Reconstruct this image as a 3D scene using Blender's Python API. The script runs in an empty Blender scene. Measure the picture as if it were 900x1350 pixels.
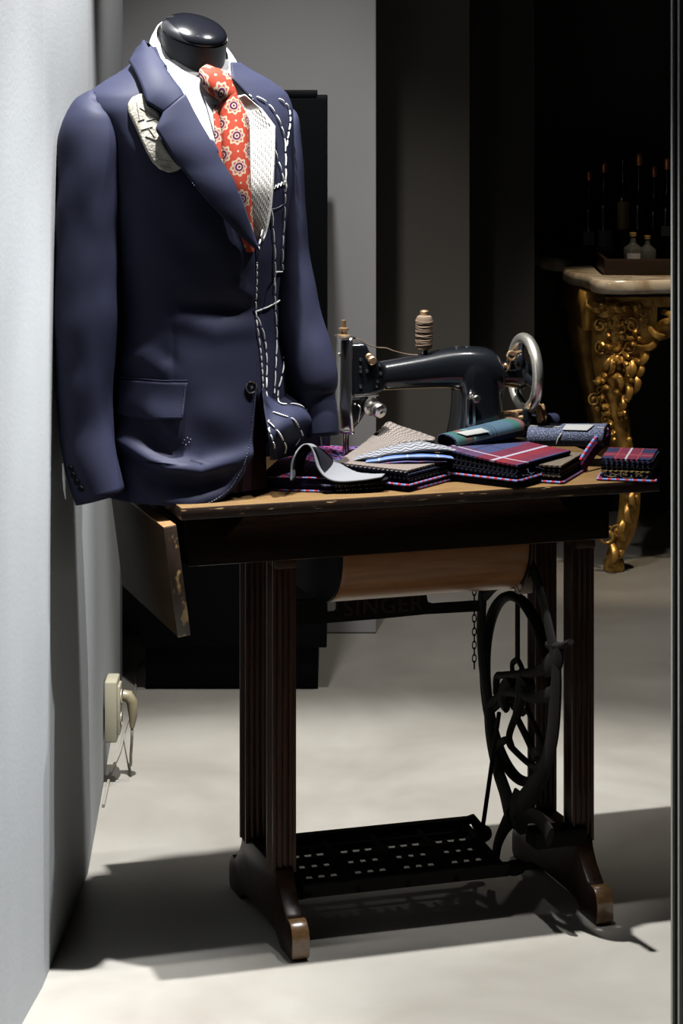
import bpy, bmesh, math, random
import numpy as np
from mathutils import Vector, Matrix, noise
from mathutils.bvhtree import BVHTree

random.seed(7)
SC = bpy.context.scene
COL = SC.collection
PI = math.pi
# ---------------------------------------------------------------- camera model of the photograph
F, HY, CX, CH = 3335.0, 40.0, 450.0, 1.55
def at(px, py, Y):
    return Vector(((px - CX) / F * Y, Y, CH - (py - HY) / F * Y))
def to_px(p):
    return CX + F * p[0] / p[1], HY + F * (CH - p[2]) / p[1]
def onz(px, py, z):
    Y = F * (CH - z) / (py - HY)
    return Vector(((px - CX) / F * Y, Y, z))
TA = Vector((-0.067, 4.206, 0.0)); TH = math.radians(17.9)
W = Vector((math.cos(TH), math.sin(TH), 0)); D = Vector((-math.sin(TH), math.cos(TH), 0))
def st(px, py, z):
    q = onz(px, py, z) - TA
    return q.dot(W), q.dot(D)
def on_s(px, py, s):                       # ray against the table plane s = const -> (t, z)
    dx, dz = (px - CX) / F, -(py - HY) / F
    o = Vector((0, 0, CH)) - TA
    r = Vector((dx, 1, dz))
    k = (s - o.dot(W)) / r.dot(W)
    p = o + r * k
    return p.dot(D), p.z
def on_t(px, py, t):
    dx, dz = (px - CX) / F, -(py - HY) / F
    o = Vector((0, 0, CH)) - TA
    r = Vector((dx, 1, dz))
    k = (t - o.dot(D)) / r.dot(D)
    p = o + r * k
    return p.dot(W), p.z
TOP = 0.767

# ---------------------------------------------------------------- materials
def newmat(name):
    m = bpy.data.materials.new(name); m.use_nodes = True
    nt = m.node_tree
    return m, nt, nt.nodes['Principled BSDF']
def lk(nt, a, b): nt.links.new(a, b)
def N(nt, typ, **kw):
    n = nt.nodes.new(typ)
    for k, v in kw.items(): setattr(n, k, v)
    return n
def mth(nt, op, a, b=None, c=None):
    n = N(nt, 'ShaderNodeMath', operation=op)
    for i, v in enumerate((a, b, c)):
        if v is None: continue
        if hasattr(v, 'is_linked') or hasattr(v, 'links'): lk(nt, v, n.inputs[i])
        else: n.inputs[i].default_value = v
    return n.outputs[0]
def mixc(nt, fac, a, b):
    n = N(nt, 'ShaderNodeMix', data_type='RGBA')
    if hasattr(fac, 'links'): lk(nt, fac, n.inputs[0])
    else: n.inputs[0].default_value = fac
    for i, v in ((6, a), (7, b)):
        if hasattr(v, 'links'): lk(nt, v, n.inputs[i])
        else: n.inputs[i].default_value = (*v, 1)
    return n.outputs[2]
def uvxy(nt, src='UV'):
    tc = N(nt, 'ShaderNodeTexCoord'); sp = N(nt, 'ShaderNodeSeparateXYZ')
    lk(nt, tc.outputs[src], sp.inputs[0])
    return tc.outputs[src], sp.outputs[0], sp.outputs[1]
def simple(name, col, rough=0.5, metal=0.0, var=0.0, vscale=40, col2=None, bump=0.0, bscale=200, sheen=0.0, coat=0.0, spec=0.5, stretch=None):
    m, nt, b = newmat(name)
    b.inputs['Base Color'].default_value = (*col, 1)
    b.inputs['Roughness'].default_value = rough
    b.inputs['Metallic'].default_value = metal
    b.inputs['Specular IOR Level'].default_value = spec
    if sheen:
        b.inputs['Sheen Weight'].default_value = sheen; b.inputs['Sheen Roughness'].default_value = 0.4
    if coat:
        b.inputs['Coat Weight'].default_value = coat; b.inputs['Coat Roughness'].default_value = 0.08
    if var or col2:
        tc = N(nt, 'ShaderNodeTexCoord'); mp = N(nt, 'ShaderNodeMapping')
        lk(nt, tc.outputs['Object'], mp.inputs[0])
        if stretch: mp.inputs['Scale'].default_value = stretch
        no = N(nt, 'ShaderNodeTexNoise'); no.inputs['Scale'].default_value = vscale; no.inputs['Detail'].default_value = 6
        lk(nt, mp.outputs[0], no.inputs['Vector'])
        rp = N(nt, 'ShaderNodeValToRGB'); rp.color_ramp.elements[0].position = 0.35; rp.color_ramp.elements[1].position = 0.68
        lk(nt, no.outputs[0], rp.inputs[0])
        c2 = col2 or tuple(c * (1 - var) for c in col)
        lk(nt, mixc(nt, rp.outputs[0], col, c2), b.inputs['Base Color'])
    if bump:
        tc = N(nt, 'ShaderNodeTexCoord')
        no = N(nt, 'ShaderNodeTexNoise'); no.inputs['Scale'].default_value = bscale; no.inputs['Detail'].default_value = 4
        lk(nt, tc.outputs['Object'], no.inputs['Vector'])
        bp = N(nt, 'ShaderNodeBump'); bp.inputs['Strength'].default_value = bump; bp.inputs['Distance'].default_value = 0.002
        lk(nt, no.outputs[0], bp.inputs['Height']); lk(nt, bp.outputs[0], b.inputs['Normal'])
    return m
def wood(name, c1, c2, rough=0.35, scale=18, axis=(1, 8, 8), coat=0.2, wear=None):
    m, nt, b = newmat(name)
    tc = N(nt, 'ShaderNodeTexCoord'); mp = N(nt, 'ShaderNodeMapping'); mp.inputs['Scale'].default_value = axis
    lk(nt, tc.outputs['Object'], mp.inputs[0])
    no = N(nt, 'ShaderNodeTexNoise'); no.inputs['Scale'].default_value = scale; no.inputs['Detail'].default_value = 8; no.inputs['Distortion'].default_value = 0.6
    lk(nt, mp.outputs[0], no.inputs['Vector'])
    rp = N(nt, 'ShaderNodeValToRGB'); rp.color_ramp.elements[0].position = 0.3; rp.color_ramp.elements[1].position = 0.7
    rp.color_ramp.elements[0].color = (*c1, 1); rp.color_ramp.elements[1].color = (*c2, 1)
    lk(nt, no.outputs[0], rp.inputs[0])
    out = rp.outputs[0]
    if wear:
        n2 = N(nt, 'ShaderNodeTexNoise'); n2.inputs['Scale'].default_value = 26; n2.inputs['Detail'].default_value = 5
        mp2 = N(nt, 'ShaderNodeMapping'); mp2.inputs['Scale'].default_value = wear[2]
        lk(nt, tc.outputs['Object'], mp2.inputs[0]); lk(nt, mp2.outputs[0], n2.inputs['Vector'])
        r2 = N(nt, 'ShaderNodeValToRGB'); r2.color_ramp.elements[0].position = wear[1]; r2.color_ramp.elements[1].position = wear[1] + 0.05
        lk(nt, n2.outputs[0], r2.inputs[0])
        out = mixc(nt, r2.outputs[0], out, wear[0])
    lk(nt, out, b.inputs['Base Color'])
    b.inputs['Roughness'].default_value = rough
    b.inputs['Coat Weight'].default_value = coat; b.inputs['Coat Roughness'].default_value = 0.2
    bp = N(nt, 'ShaderNodeBump'); bp.inputs['Strength'].default_value = 0.15; bp.inputs['Distance'].default_value = 0.001
    lk(nt, no.outputs[0], bp.inputs['Height']); lk(nt, bp.outputs[0], b.inputs['Normal'])
    return m
def weave_bump(nt, b, uvout, sc=900, strength=0.25):
    w1 = N(nt, 'ShaderNodeTexNoise'); w1.inputs['Scale'].default_value = sc
    lk(nt, uvout, w1.inputs['Vector'])
    bp = N(nt, 'ShaderNodeBump'); bp.inputs['Strength'].default_value = strength; bp.inputs['Distance'].default_value = 0.001
    lk(nt, w1.outputs[0], bp.inputs['Height']); lk(nt, bp.outputs[0], b.inputs['Normal'])
def tartan(name, base, bands, period=0.1, rough=0.85, speck=None):
    """bands: (axis 0/1, position 0..1, half width 0..1, colour, opacity)"""
    m, nt, b = newmat(name)
    uv, u, v = uvxy(nt)
    col = None
    cur = base
    for ax, pos, hw, c, op in bands:
        q = mth(nt, 'FRACT', mth(nt, 'DIVIDE', (u, v)[ax], period))
        d = mth(nt, 'ABSOLUTE', mth(nt, 'SUBTRACT', q, pos))
        f = mth(nt, 'MULTIPLY', mth(nt, 'LESS_THAN', d, hw), op)
        cur = mixc(nt, f, cur, c)
    if speck:
        no = N(nt, 'ShaderNodeTexNoise'); no.inputs['Scale'].default_value = speck[1]; no.inputs['Detail'].default_value = 1
        lk(nt, uv, no.inputs['Vector'])
        f = mth(nt, 'GREATER_THAN', no.outputs[0], speck[2])
        cur = mixc(nt, f, cur, speck[0])
    if hasattr(cur, 'links'): lk(nt, cur, b.inputs['Base Color'])
    else: b.inputs['Base Color'].default_value = (*cur, 1)
    b.inputs['Roughness'].default_value = rough
    b.inputs['Specular IOR Level'].default_value = 0.25
    b.inputs['Sheen Weight'].default_value = 0.15
    weave_bump(nt, b, uv)
    return m
def brickmat(name, c1, c2, mortar, w=0.014, h=0.005, ms=0.0012, src='UV', third=None, th3=0.56):
    m, nt, b = newmat(name)
    tc = N(nt, 'ShaderNodeTexCoord')
    br = N(nt, 'ShaderNodeTexBrick')
    br.inputs['Scale'].default_value = 1.0
    br.inputs['Color1'].default_value = (*c1, 1); br.inputs['Color2'].default_value = (*c2, 1); br.inputs['Mortar'].default_value = (*mortar, 1)
    br.inputs['Brick Width'].default_value = w; br.inputs['Row Height'].default_value = h; br.inputs['Mortar Size'].default_value = ms
    br.inputs['Bias'].default_value = -0.1
    lk(nt, tc.outputs[src], br.inputs['Vector'])
    out = br.outputs[0]
    if third:
        no = N(nt, 'ShaderNodeTexNoise'); no.inputs['Scale'].default_value = 70; no.inputs['Detail'].default_value = 1
        mp = N(nt, 'ShaderNodeMapping'); mp.inputs['Scale'].default_value = (1, 2.5, 1)
        lk(nt, tc.outputs[src], mp.inputs[0]); lk(nt, mp.outputs[0], no.inputs['Vector'])
        f = mth(nt, 'GREATER_THAN', no.outputs[0], th3)
        out = mixc(nt, f, out, third)
    lk(nt, out, b.inputs['Base Color']); b.inputs['Roughness'].default_value = 0.7
    return m
def dashmat(name, c1, c2, c3, L):
    m, nt, b = newmat(name)
    uv, u, v = uvxy(nt)
    q = mth(nt, 'FRACT', mth(nt, 'DIVIDE', u, L))
    cur = mixc(nt, mth(nt, 'GREATER_THAN', q, 0.42), c1, c2)
    cur = mixc(nt, mth(nt, 'GREATER_THAN', q, 0.84), cur, c3)
    lk(nt, cur, b.inputs['Base Color']); b.inputs['Roughness'].default_value = 0.7
    return m
def herring(name, c1, c2, p=0.008, amp=0.006, rough=0.9):
    m, nt, b = newmat(name)
    uv, u, v = uvxy(nt)
    z = mth(nt, 'PINGPONG', u, amp)
    q = mth(nt, 'FRACT', mth(nt, 'DIVIDE', mth(nt, 'ADD', v, z), p))
    f = mth(nt, 'GREATER_THAN', q, 0.5)
    no = N(nt, 'ShaderNodeTexNoise'); no.inputs['Scale'].default_value = 500
    lk(nt, uv, no.inputs['Vector'])
    f2 = mth(nt, 'MULTIPLY', f, mth(nt, 'ADD', no.outputs[0], 0.35))
    lk(nt, mixc(nt, f2, c1, c2), b.inputs['Base Color']); b.inputs['Roughness'].default_value = rough
    weave_bump(nt, b, uv)
    return m

# ---------------------------------------------------------------- mesh builder
PM = {}
class MB:
    def __init__(s): s.v = []; s.f = []; s.u = []; s.M = Matrix.Identity(4)
    def add(s, vs, fs, uv=None):
        o = len(s.v)
        s.v += [s.M @ Vector(v) for v in vs]
        s.u += list(uv) if uv else [(v[0], v[1]) for v in vs]
        s.f += [tuple(i + o for i in f) for f in fs]
        return s
    def build(s, name, mat, parent=None, world=False, smooth=38, solid=0, sub=0, offset=0, remesh=0):
        vs = s.v
        if world and parent is not None:
            inv = PM[parent.name].inverted(); vs = [inv @ v for v in vs]
        me = bpy.data.meshes.new(name); me.from_pydata([tuple(v) for v in vs], [], s.f)
        ul = me.uv_layers.new(name='UVMap')
        idx = np.zeros(len(me.loops), dtype=np.int32); me.loops.foreach_get('vertex_index', idx)
        ua = np.array(s.u, dtype=np.float32).reshape(-1, 2)[idx]
        ul.data.foreach_set('uv', ua.ravel())
        me.validate(); me.update()
        bm = bmesh.new(); bm.from_mesh(me); bmesh.ops.recalc_face_normals(bm, faces=bm.faces); bm.to_mesh(me); bm.free()
        if smooth:
            for p in me.polygons: p.use_smooth = True
            if smooth < 170: me.set_sharp_from_angle(angle=math.radians(smooth))
        me.materials.append(mat)
        o = bpy.data.objects.new(name, me); COL.objects.link(o)
        if parent is not None:
            o.parent = parent; PM[o.name] = PM[parent.name].copy()
        else: PM[o.name] = Matrix.Identity(4)
        if remesh:
            md = o.modifiers.new('r', 'REMESH'); md.mode = 'VOXEL'; md.voxel_size = remesh; md.use_smooth_shade = True
            md = o.modifiers.new('s', 'SMOOTH'); md.factor = 0.5; md.iterations = 6
        if solid:
            md = o.modifiers.new('t', 'SOLIDIFY'); md.thickness = solid; md.offset = offset
        if sub:
            md = o.modifiers.new('ss', 'SUBSURF'); md.levels = sub; md.render_levels = sub
        return o
def box(mb, c, sz, bev=0.0, rot=None, seg=2):
    bm = bmesh.new(); bmesh.ops.create_cube(bm, size=1)
    for v in bm.verts: v.co = Vector((v.co.x * sz[0], v.co.y * sz[1], v.co.z * sz[2]))
    if bev: bmesh.ops.bevel(bm, geom=bm.edges[:], offset=bev, segments=seg, affect='EDGES', profile=0.5)
    c = Vector(c)
    vs = [(rot @ v.co if rot else v.co) + c for v in bm.verts]
    bm.verts.index_update()
    mb.add(vs, [[v.index for v in f.verts] for f in bm.faces]); bm.free()
    return mb
def poly_prism(mb, pts, fn, depth, bev=0.0, holes=()):
    """pts 2D outline, fn(a,b,k)->3D with k through the thickness from 0 to depth; optional bevelled rim"""
    bm = bmesh.new()
    vs = [bm.verts.new((p[0], p[1], 0)) for p in pts]
    if holes:
        edges = [bm.edges.new((vs[i], vs[(i + 1) % len(vs)])) for i in range(len(vs))]
        for h in holes:
            hv = [bm.verts.new((p[0], p[1], 0)) for p in h]
            edges += [bm.edges.new((hv[i], hv[(i + 1) % len(hv)])) for i in range(len(hv))]
        bmesh.ops.triangle_fill(bm, use_beauty=True, use_dissolve=False, edges=edges)
    else:
        bm.faces.new(vs)
    r = bmesh.ops.extrude_face_region(bm, geom=bm.faces[:])
    for v in r['geom']:
        if isinstance(v, bmesh.types.BMVert): v.co.z = depth
    bmesh.ops.recalc_face_normals(bm, faces=bm.faces)
    if bev:
        es = [e for e in bm.edges if len(e.link_faces) == 2 and e.calc_face_angle(0) > 0.9]
        bmesh.ops.bevel(bm, geom=es, offset=bev, segments=2, affect='EDGES', profile=0.5)
    bmesh.ops.triangulate(bm, faces=[f for f in bm.faces if len(f.verts) > 4])
    bm.verts.index_update()
    mb.add([fn(v.co.x, v.co.y, v.co.z) for v in bm.verts], [[v.index for v in f.verts] for f in bm.faces]); bm.free()
    return mb
def spline(pts, n):
    """Catmull-Rom through points of any dimension -> n samples"""
    P = np.array([list(p) for p in pts], float); m = len(P)
    if m == 2: return [P[0] + (P[1] - P[0]) * k / (n - 1) for k in range(n)]
    P2 = np.vstack([2 * P[0] - P[1], P, 2 * P[-1] - P[-2]])
    out = []
    for k in range(n):
        t = k / (n - 1) * (m - 1); i = min(int(t), m - 2); u = t - i
        a, b, c, d = P2[i], P2[i + 1], P2[i + 2], P2[i + 3]
        out.append(0.5 * (2 * b + (c - a) * u + (2 * a - 5 * b + 4 * c - d) * u * u + (3 * b - a - 3 * c + d) * u ** 3))
    return out
def lin(pts, n):
    P = np.array([list(p) for p in pts], float)
    seg = np.r_[0, np.cumsum(np.linalg.norm(np.diff(P, axis=0), axis=1))]
    q = np.linspace(0, seg[-1], n)
    return [np.array([np.interp(x, seg, P[:, k]) for k in range(P.shape[1])]) for x in q]
def tube(mb, pts, rad, seg=10, caps=True, ref=None, closed=False, disp=None):
    """sweep an ellipse; rad: number, list of numbers or list of (r1, r2); r1 lies along ref"""
    P = [Vector(p) for p in pts]; n = len(P)
    if not isinstance(rad, (list, tuple)) or (len(rad) == 2 and n != 2 and not isinstance(rad[0], (list, tuple))): rad = [rad] * n
    R = [(r, r) if not isinstance(r, (list, tuple, np.ndarray)) else (r[0], r[1]) for r in rad]
    vs, uv = [], []; L = 0
    e1 = None
    for i in range(n):
        if closed: t = P[(i + 1) % n] - P[i - 1]
        else: t = P[min(i + 1, n - 1)] - P[max(i - 1, 0)]
        t.normalize()
        if ref is not None: e = Vector(ref)
        elif e1 is None: e = Vector((0, 0, 1)) if abs(t.z) < 0.9 else Vector((1, 0, 0))
        else: e = e1
        e = e - t * e.dot(t)
        if e.length < 1e-6: e = t.orthogonal()
        e1 = e.normalized(); e2 = t.cross(e1)
        if i: L += (P[i] - P[i - 1]).length
        for k in range(seg):
            a = 2 * PI * k / seg
            q = P[i] + e1 * (R[i][0] * math.cos(a)) + e2 * (R[i][1] * math.sin(a))
            if disp: q = disp(q, P[i], i / (n - 1), a)
            vs.append(q); uv.append((L, k / seg * (R[i][0] + R[i][1]) * PI))
    fs = []
    for i in range(n if closed else n - 1):
        for k in range(seg):
            a, b = i * seg + k, i * seg + (k + 1) % seg
            j = (i + 1) % n
            c, d = j * seg + (k + 1) % seg, j * seg + k
            fs.append((a, b, c, d))
    if caps and not closed:
        fs.append(tuple(range(seg - 1, -1, -1))); fs.append(tuple((n - 1) * seg + k for k in range(seg)))
    mb.add(vs, fs, uv)
    return mb
def lathe(mb, prof, seg=24, M=None):
    """profile (r, z) around local z"""
    vs, fs, uv = [], [], []
    M = M or Matrix.Identity(4)
    for r, z in prof:
        for k in range(seg):
            a = 2 * PI * k / seg
            vs.append(M @ Vector((max(r, 1e-5) * math.cos(a), max(r, 1e-5) * math.sin(a), z))); uv.append((a * max(r, 0.005), z))
    n = len(prof)
    for i in range(n - 1):
        for k in range(seg):
            fs.append((i * seg + k, i * seg + (k + 1) % seg, (i + 1) * seg + (k + 1) % seg, (i + 1) * seg + k))
    fs.append(tuple(range(seg - 1, -1, -1))); fs.append(tuple((n - 1) * seg + k for k in range(seg)))
    mb.add(vs, fs, uv)
    return mb
def frame(o, z, x=None):
    """matrix with origin o and local z along z"""
    z = Vector(z).normalized()
    x = Vector(x) if x is not None else z.orthogonal()
    x = (x - z * x.dot(z)).normalized(); y = z.cross(x)
    M = Matrix.Identity(4)
    for i in range(3): M[i][0] = x[i]; M[i][1] = y[i]; M[i][2] = z[i]; M[i][3] = Vector(o)[i]
    return M
def grid(mb, rows, uvs=None, closed=False):
    n, m = len(rows), len(rows[0])
    vs = [p for r in rows for p in r]
    if uvs is None:
        uvs = []; acc = [0.0] * m
        for i in range(n):
            l = 0
            for j in range(m):
                if j: l += (Vector(rows[i][j]) - Vector(rows[i][j - 1])).length
                if i: acc[j] += (Vector(rows[i][j]) - Vector(rows[i - 1][j])).length
                uvs.append((l, acc[j]))
    fs = []
    for i in range(n - 1):
        for j in range(m if closed else m - 1):
            k = (j + 1) % m
            fs.append((i * m + j, i * m + k, (i + 1) * m + k, (i + 1) * m + j))
    mb.add(vs, fs, uvs)
    return mb
def patch(mb, ctrl, nr, nc, fn=None):
    """ctrl rows of 3D points, interpolated smoothly both ways"""
    rows = [spline(r, nc) for r in ctrl]
    cols = [spline([rows[i][j] for i in range(len(rows))], nr) for j in range(nc)]
    g = [[Vector(cols[j][i]) for j in range(nc)] for i in range(nr)]
    if fn: g = [[fn(p, i / (nr - 1), j / (nc - 1)) for j, p in enumerate(r)] for i, r in enumerate(g)]
    return grid(mb, g)
def ellipsoid(mb, c, r, rot=None, seg=12, rings=8):
    vs, fs = [], []
    for i in range(rings + 1):
        th = PI * i / rings
        for k in range(seg):
            a = 2 * PI * k / seg
            p = Vector((r[0] * max(math.sin(th), 1e-4) * math.cos(a), r[1] * max(math.sin(th), 1e-4) * math.sin(a), r[2] * math.cos(th)))
            vs.append((rot @ p if rot else p) + Vector(c))
    for i in range(rings):
        for k in range(seg):
            fs.append((i * seg + k, i * seg + (k + 1) % seg, (i + 1) * seg + (k + 1) % seg, (i + 1) * seg + k))
    mb.add(vs, fs)
    return mb
def thing(name, label, cat, loc=(0, 0, 0), rz=0.0, group=None):
    o = bpy.data.objects.new(name, None); COL.objects.link(o)
    o.location = loc; o.rotation_euler = (0, 0, rz); o.empty_display_size = 0.05
    o['label'] = label; o['category'] = cat
    if group: o['group'] = group
    PM[o.name] = Matrix.Translation(Vector(loc)) @ Matrix.Rotation(rz, 4, 'Z')
    return o
def tag(o, label, cat, group=None):
    o['label'] = label; o['category'] = cat
    if group: o['group'] = group
    return o
def struct(o): o['kind'] = 'structure'; return o
# ================================================================= room
m_wall = simple('wall_paint', (0.60, 0.635, 0.665), 0.75, var=0.06, vscale=6, bump=0.12, bscale=120)
m_back = simple('pillar_paint', (0.36, 0.36, 0.37), 0.8, var=0.05, vscale=4)
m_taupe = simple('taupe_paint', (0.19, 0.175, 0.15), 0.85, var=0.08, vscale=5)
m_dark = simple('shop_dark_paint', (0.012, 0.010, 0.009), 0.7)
def floor_mat():
    m, nt, b = newmat('polished_concrete')
    tc = N(nt, 'ShaderNodeTexCoord')
    n1 = N(nt, 'ShaderNodeTexNoise'); n1.inputs['Scale'].default_value = 2.2; n1.inputs['Detail'].default_value = 9; n1.inputs['Roughness'].default_value = 0.62; n1.inputs['Distortion'].default_value = 0.5
    n2 = N(nt, 'ShaderNodeTexNoise'); n2.inputs['Scale'].default_value = 240; n2.inputs['Detail'].default_value = 3
    for n in (n1, n2): lk(nt, tc.outputs['Object'], n.inputs['Vector'])
    rp = N(nt, 'ShaderNodeValToRGB'); rp.color_ramp.elements[0].position = 0.32; rp.color_ramp.elements[1].position = 0.7
    rp.color_ramp.elements[0].color = (0.40, 0.375, 0.33, 1); rp.color_ramp.elements[1].color = (0.56, 0.54, 0.49, 1)
    lk(nt, n1.outputs[0], rp.inputs[0])
    f = mth(nt, 'MULTIPLY', n2.outputs[0], 0.16)
    lk(nt, mixc(nt, f, rp.outputs[0], (0.3, 0.29, 0.26)), b.inputs['Base Color'])
    r = N(nt, 'ShaderNodeMapRange'); r.inputs['To Min'].default_value = 0.34; r.inputs['To Max'].default_value = 0.55
    lk(nt, n1.outputs[0], r.inputs['Value']); lk(nt, r.outputs[0], b.inputs['Roughness'])
    b.inputs['Specular IOR Level'].default_value = 0.35
    bp = N(nt, 'ShaderNodeBump'); bp.inputs['Strength'].default_value = 0.08; bp.inputs['Distance'].default_value = 0.002
    lk(nt, n1.outputs[0], bp.inputs['Height']); lk(nt, bp.outputs[0], b.inputs['Normal'])
    return m
fl = MB(); box(fl, (0.6, 5.2, -0.05), (6.0, 7.6, 0.1)); struct(fl.build('floor', floor_mat(), smooth=0))
WL = [(-0.65, 2.2), (-0.498, 3.95), (-0.484, 4.10), (-0.466, 4.65), (-0.527, 6.10)]
wl = MB(); poly_prism(wl, WL + [(-0.9, 6.10), (-0.9, 2.2)], lambda a, b, k: Vector((a, b, k)), 3.3)
struct(wl.build('wall_left', m_wall, smooth=0))
wb = MB(); box(wb, (-0.456, 6.7, 1.65), (1.09, 0.4, 3.3), 0.004); struct(wb.build('wall_back', m_back, smooth=0))
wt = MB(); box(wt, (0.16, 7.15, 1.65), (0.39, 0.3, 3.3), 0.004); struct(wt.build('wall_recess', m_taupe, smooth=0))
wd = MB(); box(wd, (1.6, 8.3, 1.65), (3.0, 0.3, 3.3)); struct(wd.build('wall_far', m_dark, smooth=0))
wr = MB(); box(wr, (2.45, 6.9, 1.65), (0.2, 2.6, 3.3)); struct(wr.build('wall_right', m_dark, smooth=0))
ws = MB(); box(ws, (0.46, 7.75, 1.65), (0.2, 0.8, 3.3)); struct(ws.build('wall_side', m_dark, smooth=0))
# shop window mullion at the right edge of the view
m_frame = simple('mullion_grey', (0.42, 0.45, 0.42), 0.5)
m_gasket = simple('mullion_gasket', (0.008, 0.008, 0.01), 0.6)
tr = MB()
YF = 3.55
x0, x1, x2 = (886.5 - CX) / F * YF, (889.5 - CX) / F * YF, (893 - CX) / F * YF
box(tr, ((x0 + x1) / 2, YF + 0.012, 1.55), (x1 - x0, 0.02, 3.1))
box(tr, (x2 + 0.002, YF + 0.01, 1.55), (0.0048, 0.06, 3.1), 0.0006)
t1 = struct(tr.build('trim_1', m_frame, smooth=0))
gk = MB(); box(gk, ((x1 + x2) / 2, YF + 0.014, 1.55), (x2 - x1, 0.024, 3.1)); gk.build('gasket', m_gasket, t1, smooth=0)
g2 = MB(); box(g2, (x2 + 0.02, YF + 0.012, 1.55), (0.032, 0.05, 3.1), 0.001); g2.build('outer_gasket', m_gasket, t1, smooth=0)

# ---- power socket and its lead on the left wall
m_ivory = simple('ivory_plastic', (0.52, 0.49, 0.36), 0.4)
m_ivory2 = simple('plug_plastic', (0.34, 0.29, 0.18), 0.4)
so = thing('power_socket', 'beige plastic power socket box low on the pale left wall', 'socket', (-0.4857, 5.22, 0.152))
sb = MB(); box(sb, (0.013, 0, 0.0), (0.026, 0.075, 0.125), 0.004); sb.build('socket_box', m_ivory, so)
sb = MB(); box(sb, (0.028, 0, 0.0), (0.006, 0.05, 0.10), 0.002); sb.build('face_plate', m_ivory, so)
for zz in (0.022, -0.022):
    sb = MB(); lathe(sb, [(0.016, 0), (0.016, 0.002), (0.013, 0.002), (0.013, 0.0005)], 20, frame((0.031, 0, zz), (1, 0, 0))); sb.build('outlet', m_ivory, so)
pc = thing('power_cable', 'pale cable with plug hanging from the wall socket to the floor', 'cable', (-0.452, 5.22, 0.0))
pm_ = MB(); tube(pm_, [(0.001, 0, 0.178), (0.012, 0, 0.176), (0.02, 0, 0.165), (0.022, 0, 0.135), (0.02, 0, 0.112)], [(0.012, 0.012), (0.013, 0.013), (0.012, 0.012), (0.009, 0.009), (0.005, 0.005)], 12)
pm_.build('plug', m_ivory2, pc)
cm = MB()
o_ = Vector((-0.452, 5.22, 0.0))
lead = [onz(*q, 0.004) - o_ for q in ((188, 871), (178, 882), (179, 903), (173, 935), (164, 963), (158, 990), (146, 1018), (139, 1048), (136, 1062))]
tube(cm, spline(lead, 70), 0.003, 8)
tube(cm, spline([(0.02, 0, 0.113), (0.0195, 0.002, 0.09), (0.016, 0.02, 0.05), (0.010, 0.07, 0.015), tuple(onz(163, 967, 0.004) - o_)], 40), 0.003, 8)
cm.build('lead', simple('cord_white', (0.60, 0.58, 0.50), 0.45), pc)

# ---- tall black pedestal behind the table
m_blk = simple('black_laminate', (0.004, 0.005, 0.007), 0.6, spec=0.2)
ped = thing('display_pedestal', 'tall black display pedestal standing against the grey pillar', 'pedestal', (-0.253, 6.12, 0))
b = MB(); box(b, (0, 0, 0.745), (0.437, 0.36, 1.29), 0.003)
# chamfered upper corner
b.build('body', m_blk, ped)
b = MB(); box(b, (-0.004, 0, 1.396), (0.395, 0.33, 0.012), 0.002); b.build('top_panel', m_blk, ped)
b = MB(); box(b, (-0.005, 0.0, 0.05), (0.405, 0.335, 0.10), 0.001); b.build('plinth_base', m_blk, ped)
ms = MB()
for sx in (-0.2187,): box(ms, (sx, 0.0, 0.745), (0.003, 0.30, 1.2), 0.0005)
ms.build('side_panel', m_blk, ped)

# ================================================================= sewing table
m_top = wood('tabletop_wood', (0.30, 0.165, 0.055), (0.46, 0.28, 0.11), 0.33, 14, (1.2, 14, 10), 0.3)
m_edge = wood('dark_edge_wood', (0.020, 0.010, 0.006), (0.035, 0.018, 0.010), 0.4, 20, (1.2, 14, 10), 0.3, wear=((0.50, 0.33, 0.16), 0.63, (1.0, 1, 9)))
m_darkwood = wood('dark_wood', (0.022, 0.010, 0.005), (0.058, 0.022, 0.010), 0.33, 16, (9, 9, 1.2), 0.35)
m_footwood = wood('worn_foot_wood', (0.035, 0.017, 0.009), (0.070, 0.034, 0.016), 0.35, 16, (9, 1.2, 9), 0.3)
m_leaf = wood('leaf_wood', (0.10, 0.058, 0.030), (0.15, 0.088, 0.045), 0.5, 10, (9, 1.2, 6), 0.1)
m_leafedge = wood('leaf_edge_wood', (0.02, 0.010, 0.005), (0.05, 0.022, 0.010), 0.4, 20, (4, 8, 3), 0.3, wear=((0.52, 0.33, 0.12), 0.56, (1.6, 1.6, 1.0)))
m_pan = wood('bent_plywood', (0.20, 0.085, 0.032), (0.31, 0.145, 0.055), 0.3, 8, (1, 8, 8), 0.4)
m_iron = simple('black_cast_iron', (0.012, 0.011, 0.010), 0.7, 0.0, bump=0.1, bscale=120)
m_tip = wood('foot_tip_wood', (0.20, 0.10, 0.04), (0.34, 0.19, 0.08), 0.3, 30, (3, 3, 8), 0.6)
tb = thing('treadle_sewing_table', 'worn dark wood treadle sewing table with cast iron wheel and pedal', 'table', (TA.x, TA.y, 0), TH)
S0, S1, TD = -0.205, 0.653, 0.44
b = MB(); box(b, ((S0 + S1) / 2, TD / 2, TOP - 0.0105), (S1 - S0, TD, 0.019), 0.0012); b.build('edge_slab', m_edge, tb)
b = MB(); box(b, ((S0 + S1) / 2, TD / 2, TOP - 0.0005), (S1 - S0 - 0.0012, TD - 0.0012, 0.001), 0.0003); b.build('tabletop', m_top, tb)
b = MB()
box(b, (0.187, 0.026, 0.706), (0.755, 0.02, 0.078), 0.002); box(b, (0.187, 0.414, 0.706), (0.755, 0.02, 0.078), 0.002)
box(b, (-0.18, 0.22, 0.706), (0.02, 0.37, 0.078), 0.002); box(b, (0.555, 0.22, 0.706), (0.02, 0.37, 0.078), 0.002)
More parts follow.
